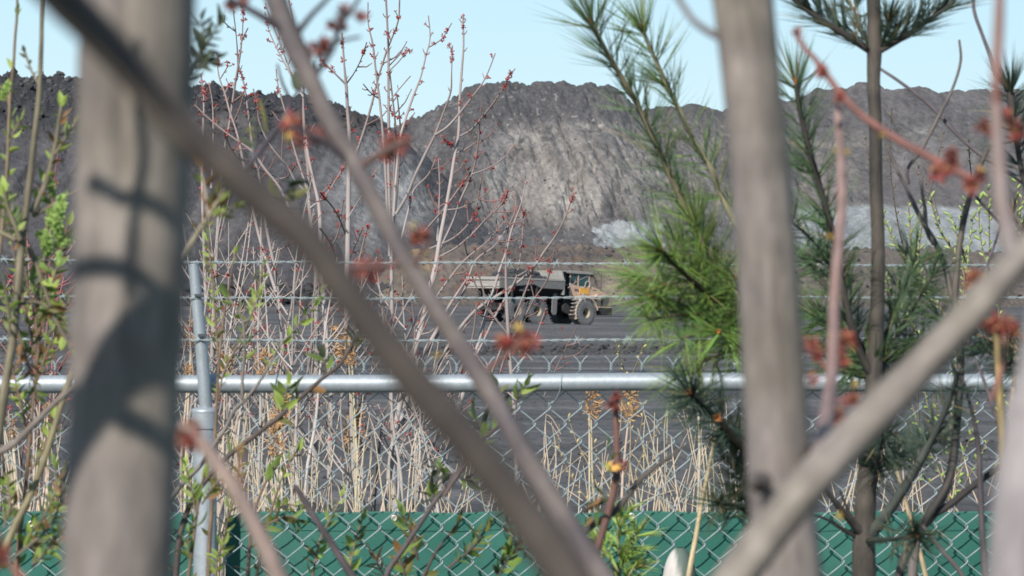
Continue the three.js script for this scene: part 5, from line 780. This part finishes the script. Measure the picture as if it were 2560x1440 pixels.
shrub('bare_shrub', 'bare grey-brown shrub with crossing forked shoots right of the pine stem', 'shrub', 5.5, 419, [
  ['2218,365,8 2245,430,9 2268,475 2282,505,12 2310,560,13 2340,610,14 2362,665,16 2378,730,17 2395,800,19 2402,900,20 2396,1000,22 2388,1100,23 2372,1200,24 2330,1290,24 2290,1340,26', 0], ['2398,100,6 2402,150,7 2382,220,7 2345,295,9 2300,380,9 2268,425 2272,460,8', 0, 0.02], ['2190,165,7 2250,205,8 2330,268,10 2392,335,11 2450,385,11 2520,430,12 2580,470,13', 0, 0.05, [0.13, 0.11, 0.115]],
  ['2302,450,8 2312,520,10 2318,580,11 2335,612,11', 0, 0.02], ['2476,360,10 2440,440,12 2420,510,14 2402,590,16 2392,680,17 2388,760,18 2400,840,19', 0, -0.02, [0.13, 0.11, 0.09]], ['2432,-20,8 2436,30,9 2455,85,9 2475,140,10 2488,190,10', 0, 0.05, [0.13, 0.11, 0.12]], ['2430,480,7 2465,520 2500,560,8 2530,600,9', 0, 0.02, [0.09, 0.07, 0.075]], ['2505,540,6 2490,600 2470,660,7 2450,760,9 2420,860,11', 0, 0.03, [0.12, 0.1, 0.12]],
], { ground: true, bark: [0.15, 0.125, 0.115] });
shrub('bare_shrub', 'dark leafless shrub with angular branches low at the right', 'shrub', 5.0, 420, [
  ['2400,940,9 2398,1020,13 2388,1100,17 2380,1180,19 2362,1225,19 2330,1275,20 2300,1320,22 2260,1400,24 2240,1500,26', 0], ['2500,1165,14 2460,1195,17 2420,1225,18 2370,1265,19 2330,1288,19', 0, 0.02, [0.035, 0.03, 0.03]], ['2405,940,7 2430,1030,10 2445,1110,14 2450,1200,15 2455,1320,16 2462,1440,17', 0, -0.04, [0.1, 0.08, 0.085]], ['2300,1305,8 2350,1370 2400,1430,12 2440,1500,14'.split(' ').reverse().join(' '), 0, -0.05, [0.12, 0.1, 0.1]], ['2440,900,6 2470,980,9 2500,1080,11 2510,1180,13', 0, 0, [0.14, 0.11, 0.12]],
], { ground: true, bark: [0.06, 0.05, 0.045] });
// pale object low before the screen: rounded on top, its lit flank white, the other dark
{ const d = 6.9, c = P(1693, 1440, d), t = thing('pale_stump', 'white round-topped weathered object standing against the green screen at the bottom', 'weathered object', V(c.x, 0, c.z));
  const top = P(1690, 1369, d).y, pos = [], idx = [], n = 26, m = 20;
  for (let j = 0; j <= m; j++) { const q = j / m, y = q < 0.5 ? (q / 0.5) * (top - 0.09) : top - 0.09 + 0.09 * Math.sin((q - 0.5) * Math.PI), w = q < 0.5 ? 1 : Math.sqrt(Math.max(0.0004, 1 - ((y - top + 0.09) / 0.092) ** 2)); for (let i = 0; i <= n; i++) { const a = (i / n) * 6.283, k = 1 + 0.05 * (noise(a * 2, y * 40) - 0.5), rx = 0.04 * k * w, rz = 0.034 * k * w, wedge = 1 + 0.22 * Math.pow(Math.max(0, Math.cos(a - 1.35)), 6); pos.push(c.x + Math.cos(a) * rx * wedge + 0.012 * (y / top) - 0.006, y, c.z + Math.sin(a) * rz * wedge); } }
  for (let j = 0; j < m; j++) for (let i = 0; i < n; i++) { const a = j * (n + 1) + i; idx.push(a, a + n + 1, a + 1, a + 1, a + n + 1, a + n + 2); }
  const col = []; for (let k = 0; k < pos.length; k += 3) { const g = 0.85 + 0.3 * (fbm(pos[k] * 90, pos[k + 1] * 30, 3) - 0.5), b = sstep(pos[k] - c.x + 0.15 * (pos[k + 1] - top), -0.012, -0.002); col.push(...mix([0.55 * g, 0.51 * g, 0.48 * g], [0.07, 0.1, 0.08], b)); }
  part(t, 'weathered_shell', fromArrays(pos, idx, null, col), std({ vertexColors: true, roughness: 0.7 }));
}

// ---------------------------------------------------------------- trees close to the lens
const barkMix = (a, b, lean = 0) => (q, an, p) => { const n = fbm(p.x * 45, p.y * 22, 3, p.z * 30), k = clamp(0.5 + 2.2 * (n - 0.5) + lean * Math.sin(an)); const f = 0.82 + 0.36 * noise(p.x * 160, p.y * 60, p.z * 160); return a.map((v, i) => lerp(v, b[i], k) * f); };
const limbGeo = (text, d, d2, a, b, o = {}) => { const s = shoot(text, d, d2); if (o.ground) { s.pts.unshift(V(s.pts[0].x, 0, s.pts[0].z)); s.rad.unshift(s.rad[0] * 1.1); } return { s, g: tube(s.pts, s.rad, { rs: o.rs ?? 16, sub: 6, col: barkMix(a, b, o.lean), bulge: (t, q, dir, p) => (o.bulge ? o.bulge(t, q, dir, p) : 1) * (1 + 0.11 * (noise(t * 9 + text.length, q > 3.14 ? 6.28 - q : q) - 0.5) + 0.06 * Math.exp(-Math.pow(((t * 6.3 + text.length * 0.37) % 1 - 0.5) / 0.035, 2))) }) }; };
const bloom = (t, list) => { const r = rng(list.length * 7 + 3); for (const [x, y, s, kind, d] of list) { const set = kind === 'd' ? darkBlossom : kind === 'g' ? goldBud : nearBlossom; put(t, kind === 'g' ? 'bud' : 'blossom', set[Math.floor(r() * set.length)], M.petal, P(x, y, d), Q(r), ((kind === 'g' ? 0.8 : 1.15) * s / F) * d); } };
function tree(label, d, text, a, b, o = {}) { const { s, g } = limbGeo(text, d, o.d2 ?? d, a, b, o); const base = s.pts[0].clone(), t = thing(o.name ?? 'maple_tree', label, o.category ?? 'tree', base); part(t, o.part ?? 'trunk', g, M.bark); return t; }
const limb = (t, name, text, d, d2, a, b, o) => part(t, name, limbGeo(text, d, d2, a, b, o).g, M.bark);
const GREY = [0.245, 0.205, 0.185], GREEN = [0.2, 0.172, 0.142], BROWN = [0.058, 0.045, 0.038], DARK = [0.055, 0.045, 0.05], PINK = [0.36, 0.13, 0.1];
{ // the thick trunk at the left: two stems grown together, a seam between them high up
  const d = 1.2, bulge = (q, an, dir, p) => { const y = 720 - ((p.y - 2.1) / d) * F - 60, k = sstep(y, 560, 430) * sstep(dir.z, 0.3, 0.9); return 1 - 0.3 * k * Math.exp(-Math.pow((dir.x + 0.1) / 0.16, 2)); };
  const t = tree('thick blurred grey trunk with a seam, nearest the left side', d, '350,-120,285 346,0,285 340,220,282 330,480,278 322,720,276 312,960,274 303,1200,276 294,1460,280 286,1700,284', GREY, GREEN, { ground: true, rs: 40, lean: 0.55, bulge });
  // boughs of the same tree beyond the left of the frame, whose shadows fall on it
  const toward = (px, py, k) => P(px, py, 1.175).addScaledVector(SUN, k), spots = [[455, 715, 185, 1010, 125, 0.42], [290, 468, 480, 572, 40, 0.42], [170, 625, 470, 782, 46, 0.4], [560, 1180, 300, 1030, 58, 0.44], [330, 230, 322, 520, 26, 0.36]];
  // a bough further out that keeps the upper end of the slanting branch in shade
  { const q = shoot('40,-120,90 160,0,86 255,95,74 330,175,60 400,258,40 470,335,22 540,420,10', 0.86); q.pts.forEach((p) => p.addScaledVector(SUN, 0.24)); part(t, 'bough', tube(q.pts, q.rad, { rs: 12, sub: 4, col: barkMix(GREY, GREEN) }), M.bark); }
  spots.forEach(([x0, y0, x1, y1, w, k]) => { const a = toward(x0, y0, k), b = toward(x1, y1, k), e = b.clone().sub(a); const pts = [a.clone().addScaledVector(e, -0.5), a, a.clone().lerp(b, 0.5).add(V(0.003, 0.004, 0)), b, b.clone().addScaledVector(e, 0.7)], r = (w / 2 / F) * 1.175; part(t, 'bough', tube(pts, pts.map(() => r), { rs: 10, sub: 4, col: barkMix(GREY, GREEN) }), M.bark); });
}
tree('long brown out-of-focus branch slanting from the top left down to the bottom centre', 0.86, '60,-100,104 160,0,100 260,100,96 350,198,94 450,318,92 550,405,92 640,492,92 760,592,92 850,710,93 940,828,94 1040,960,97 1150,1082,102 1250,1208,106 1350,1345,112 1420,1450,118 1500,1580,122', BROWN, [0.085, 0.066, 0.054], { name: 'slanting_branch', category: 'branch', part: 'limb', rs: 24 });
{
  const d = 2.0, t = tree('curved grey maple branch with dark flowering twigs running from the top to the bottom centre', d, '668,-70,58 695,15,56 730,105,58 760,170,52 792,235,46 830,312,46 868,375,47 890,415,50 940,512,46 1010,642,46 1080,760,47 1160,880,50 1235,1000,53 1332,1170,57 1432,1330,62 1500,1440,66 1570,1560,68', [0.12, 0.1, 0.105], [0.2, 0.165, 0.15], { name: 'curved_branch', category: 'branch', part: 'limb', rs: 20 });
  const tw = (txt, a = DARK) => limb(t, 'twig', txt, d - 0.02, d, a, a.map((v) => v * 1.4), { rs: 10 });
  tw('570,0,18 605,14,17 650,38,20 690,62,24 735,100,28'); tw('835,-20,10 808,8,12 775,42,14 742,85,18'); tw('905,-20,8 880,25,11 850,60,13 838,105,14 815,150,14 790,185,16'); tw('900,92,7 870,98,8 842,104,9');
  tw('728,318,14 770,333,15 815,355,18 850,385,20 885,415,24'); tw('1015,352,12 985,366,17 950,385,20 915,408,22 892,418,22', [0.13, 0.08, 0.07]); tw('880,668,12 930,668,13 975,664,14 1008,650,15', [0.13, 0.07, 0.065]); tw('1080,600,10 1050,640,12 1030,675,15', [0.14, 0.08, 0.07]); tw('1310,845,9 1275,880,10 1245,905,11 1200,935,13', [0.22, 0.1, 0.08]);
  bloom(t, [[800, 118, 40, 'd', d], [770, 130, 26, 'd', d], [845, 62, 34, 'd', d], [862, 25, 28, 'd', d], [580, 8, 26, 'd', d], [612, -2, 20, 'r', d], [905, 40, 22, 'd', d], [985, 368, 44, 'd', d], [962, 385, 26, 'r', d], [1008, 352, 24, 'd', d], [730, 312, 40, 'r', d], [788, 342, 34, 'r', d], [722, 345, 24, 'g', d], [752, 360, 22, 'r', d], [1052, 592, 34, 'r', d], [1040, 598, 20, 'r', d], [1036, 565, 20, 'g', d], [915, 672, 38, 'd', d], [890, 676, 26, 'r', d], [940, 668, 26, 'd', d], [930, 695, 20, 'd', d], [1290, 845, 46, 'r', d], [1262, 855, 34, 'r', d], [1328, 850, 34, 'r', d], [1296, 820, 26, 'g', d], [1308, 868, 26, 'r', d], [1090, 888, 20, 'g', d]]);
}
shrub('dark_twig', 'thin dark twig with narrow olive leaves rising from the slanting branch at upper left', 'twig', 3.0, 431, [['693,160,5 705,205,7 722,245,9 724,268,16 712,295,14 688,328,13 655,372,13 620,418,14 585,460,15', { n: 0 }], ['770,195,4 752,220,6 728,252,9', { n: 2, size: 60, kinds: ['dark'] }], ['650,250,7 660,290,9 668,330,5', { n: 0 }, 0, [0.16, 0.15, 0.04]], ['720,460,5 712,500,7 705,540,8', { n: 7, size: 74, kinds: ['olive', 'dark'] }, 0.2], ['636,310,5 640,360 630,405,7', { n: 5, size: 60, kinds: ['olive', 'dark'] }, 0.1]], { bark: [0.07, 0.06, 0.075] });
shrub('dark_twig', 'twig tip with dark pointed leaves beside the upper right edge of the thick trunk', 'twig', 3.2, 432, [['545,62,4 530,90,6 512,120,8 495,150,10 470,200,11 440,260,12', { n: 13, size: 56, from: 0.25, tuft: 3, kinds: ['dark'] }], ['535,148,4 515,158,6 490,170,8', { n: 6, size: 44, kinds: ['dark'] }], ['505,50,4 508,85 510,118,6', { n: 5, size: 44, kinds: ['dark'] }]], { bark: [0.04, 0.04, 0.035] });
shrub('leafy_shrub', 'pale twig tip with pinkish-green leaves emerging from behind the thick trunk', 'twig', 3.1, 433, [['560,475,8 540,510,10 520,540,12 495,580,14 470,625,15 440,680,16', { n: 9, size: 52, from: 0.45, kinds: ['lime', 'bronze', 'olive'] }, 0, [0.33, 0.28, 0.2]], ['500,420,5 512,470,7 520,535,9', { n: 3, size: 60, kinds: ['bronze', 'lime'] }, 0, [0.4, 0.33, 0.26]], ['590,520,4 560,530 525,545,6', { n: 5, size: 46, kinds: ['olive', 'lime'] }]], {});
{ const d = 1.5, t = tree('pinkish out-of-focus twig with a rusty flower crossing the fence post low at the left', d, '455,1060,26 490,1090,32 530,1140,36 575,1205,38 620,1280,42 660,1360,46 700,1450,50 740,1560,52', [0.36, 0.26, 0.22], [0.3, 0.22, 0.19], { name: 'flowering_twig', category: 'twig', part: 'limb' }); bloom(t, [[470, 1080, 48, 'r', d], [490, 1100, 34, 'r', d], [455, 1100, 34, 'r', d], [600, 1115, 24, 'g', d], [0, 1385, 40, 'd', d], [-10, 1360, 34, 'r', d]]); limb(t, 'twig', '605,1115,8 600,1170,10 610,1240,13', d, d, PINK, [0.3, 0.16, 0.1], { rs: 8 }); limb(t, 'twig', '-5,1370,14 60,1450,18 200,1560,24 400,1650,30', d, d, PINK, [0.3, 0.16, 0.1], { rs: 8 }); }
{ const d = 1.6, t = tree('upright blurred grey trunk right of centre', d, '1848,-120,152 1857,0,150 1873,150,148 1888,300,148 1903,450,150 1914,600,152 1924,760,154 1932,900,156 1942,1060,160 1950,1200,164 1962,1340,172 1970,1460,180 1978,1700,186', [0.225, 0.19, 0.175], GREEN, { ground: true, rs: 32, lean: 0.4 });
  limb(t, 'twig', '1680,-30,16 1705,10,16 1735,52,17 1770,78,20 1810,98,24', d - 0.01, d, [0.2, 0.18, 0.2], GREY, { rs: 10 }); limb(t, 'knot', '1880,1205,26 1886,1206,40 1905,1206,60', d - 0.045, d - 0.03, [0.12, 0.1, 0.09], [0.15, 0.12, 0.1], { rs: 12 }); }
{ const d = 1.45, A = [0.26, 0.225, 0.2], B = [0.22, 0.19, 0.155], t = tree('pale forked limb rising from the bottom toward the right edge with red flowering shoots', d, '2700,520,74 2620,575,76 2545,650,80 2470,735,84 2400,812,86 2320,900,90 2230,990,94 2130,1092,96 2030,1200,98 1950,1300,100 1880,1390,102 1800,1500,106', A, B, { name: 'forked_limb', category: 'branch', part: 'limb', rs: 24 });
  limb(t, 'shoot', '2500,-60,20 2492,60,22 2490,180,26 2492,280,30 2497,400,36 2505,500,42 2518,570,50 2540,640,62', d, d, [0.3, 0.26, 0.25], [0.33, 0.2, 0.17], { rs: 14 }); limb(t, 'shoot', '2505,-60,14 2502,80,16 2496,180,18 2492,270,22', d - 0.02, d, [0.4, 0.2, 0.17], PINK, { rs: 10 });
  limb(t, 'shoot', '2096,232,20,2.25 2098,320,20,2.22 2104,420,22,2.2 2104,520,24,2.17 2098,600,26,2.14 2088,720,28,2.1 2084,830,29,2.05 2080,930,32,2.0 2068,1030,38,1.9 2056,1110,48,1.65 2050,1170,60,1.48', d, d, [0.26, 0.17, 0.155], [0.32, 0.2, 0.17], { rs: 14 });
  const tw = (txt, a = PINK) => limb(t, 'twig', txt, 2.2, 2.2, a, a.map((v) => v * 1.2), { rs: 10 });
  tw('1990,85,12 2012,120,12 2040,150,14 2065,185,16 2100,232,18 2150,285,18 2205,325,19 2260,358,19 2310,385,20 2360,412,20 2410,438,18 2450,455,16', [0.27, 0.12, 0.1]); tw('2455,690,10 2450,740,12 2430,790,14', [0.3, 0.12, 0.1]); tw('2500,790,12 2510,860,13 2500,940,14 2480,1000,14', [0.3, 0.14, 0.1]); tw('2340,432,12 2362,425,14 2380,412,14', [0.25, 0.08, 0.08]);
  tw('2130,985,10 2110,1000 2080,1000,12', [0.25, 0.1, 0.09]); tw('2020,865,9 2050,900 2078,940,12', [0.3, 0.12, 0.1]);
  const e = 2.17; bloom(t, [[1990, 85, 22, 'r', e], [2058, 178, 24, 'r', e], [2096, 240, 22, 'r', e], [2375, 385, 26, 'd', e], [2378, 410, 30, 'd', e], [2350, 432, 34, 'r', e], [2430, 462, 30, 'r', e], [2450, 445, 26, 'd', e], [2455, 425, 20, 'g', e], [2205, 335, 16, 'g', e], [2460, 320, 32, 'r', e], [2478, 330, 24, 'r', e], [2515, 290, 30, 'r', e], [2550, 330, 36, 'r', e], [2090, 380, 15, 'g', e], [2120, 382, 15, 'g', e], [2078, 590, 20, 'g', e], [2098, 745, 16, 'g', e], [2110, 845, 34, 'r', e], [2090, 865, 26, 'r', e], [2025, 862, 32, 'r', e], [2040, 890, 24, 'r', e], [2130, 855, 24, 'r', e], [2105, 900, 26, 'r', e], [2032, 945, 24, 'r', e], [2138, 965, 20, 'g', e], [2130, 1005, 30, 'r', e], [2155, 1010, 22, 'd', e], [2095, 1040, 32, 'r', e], [2115, 1062, 26, 'r', e], [2080, 1090, 22, 'r', e], [2435, 700, 34, 'r', e], [2455, 690, 22, 'g', e], [2500, 805, 42, 'r', e], [2475, 820, 34, 'r', e], [2530, 830, 32, 'r', e], [2095, 1295, 24, 'g', e]]);
}
tree('broad mauve-grey blurred trunk filling the bottom right corner', 1.25, '2640,700,110 2610,900,124 2592,1000,132 2572,1120,138 2555,1260,144 2540,1440,152 2528,1700,160', [0.3, 0.265, 0.27], [0.33, 0.3, 0.29], { ground: true, rs: 28 });

renderer.render(scene, camera);
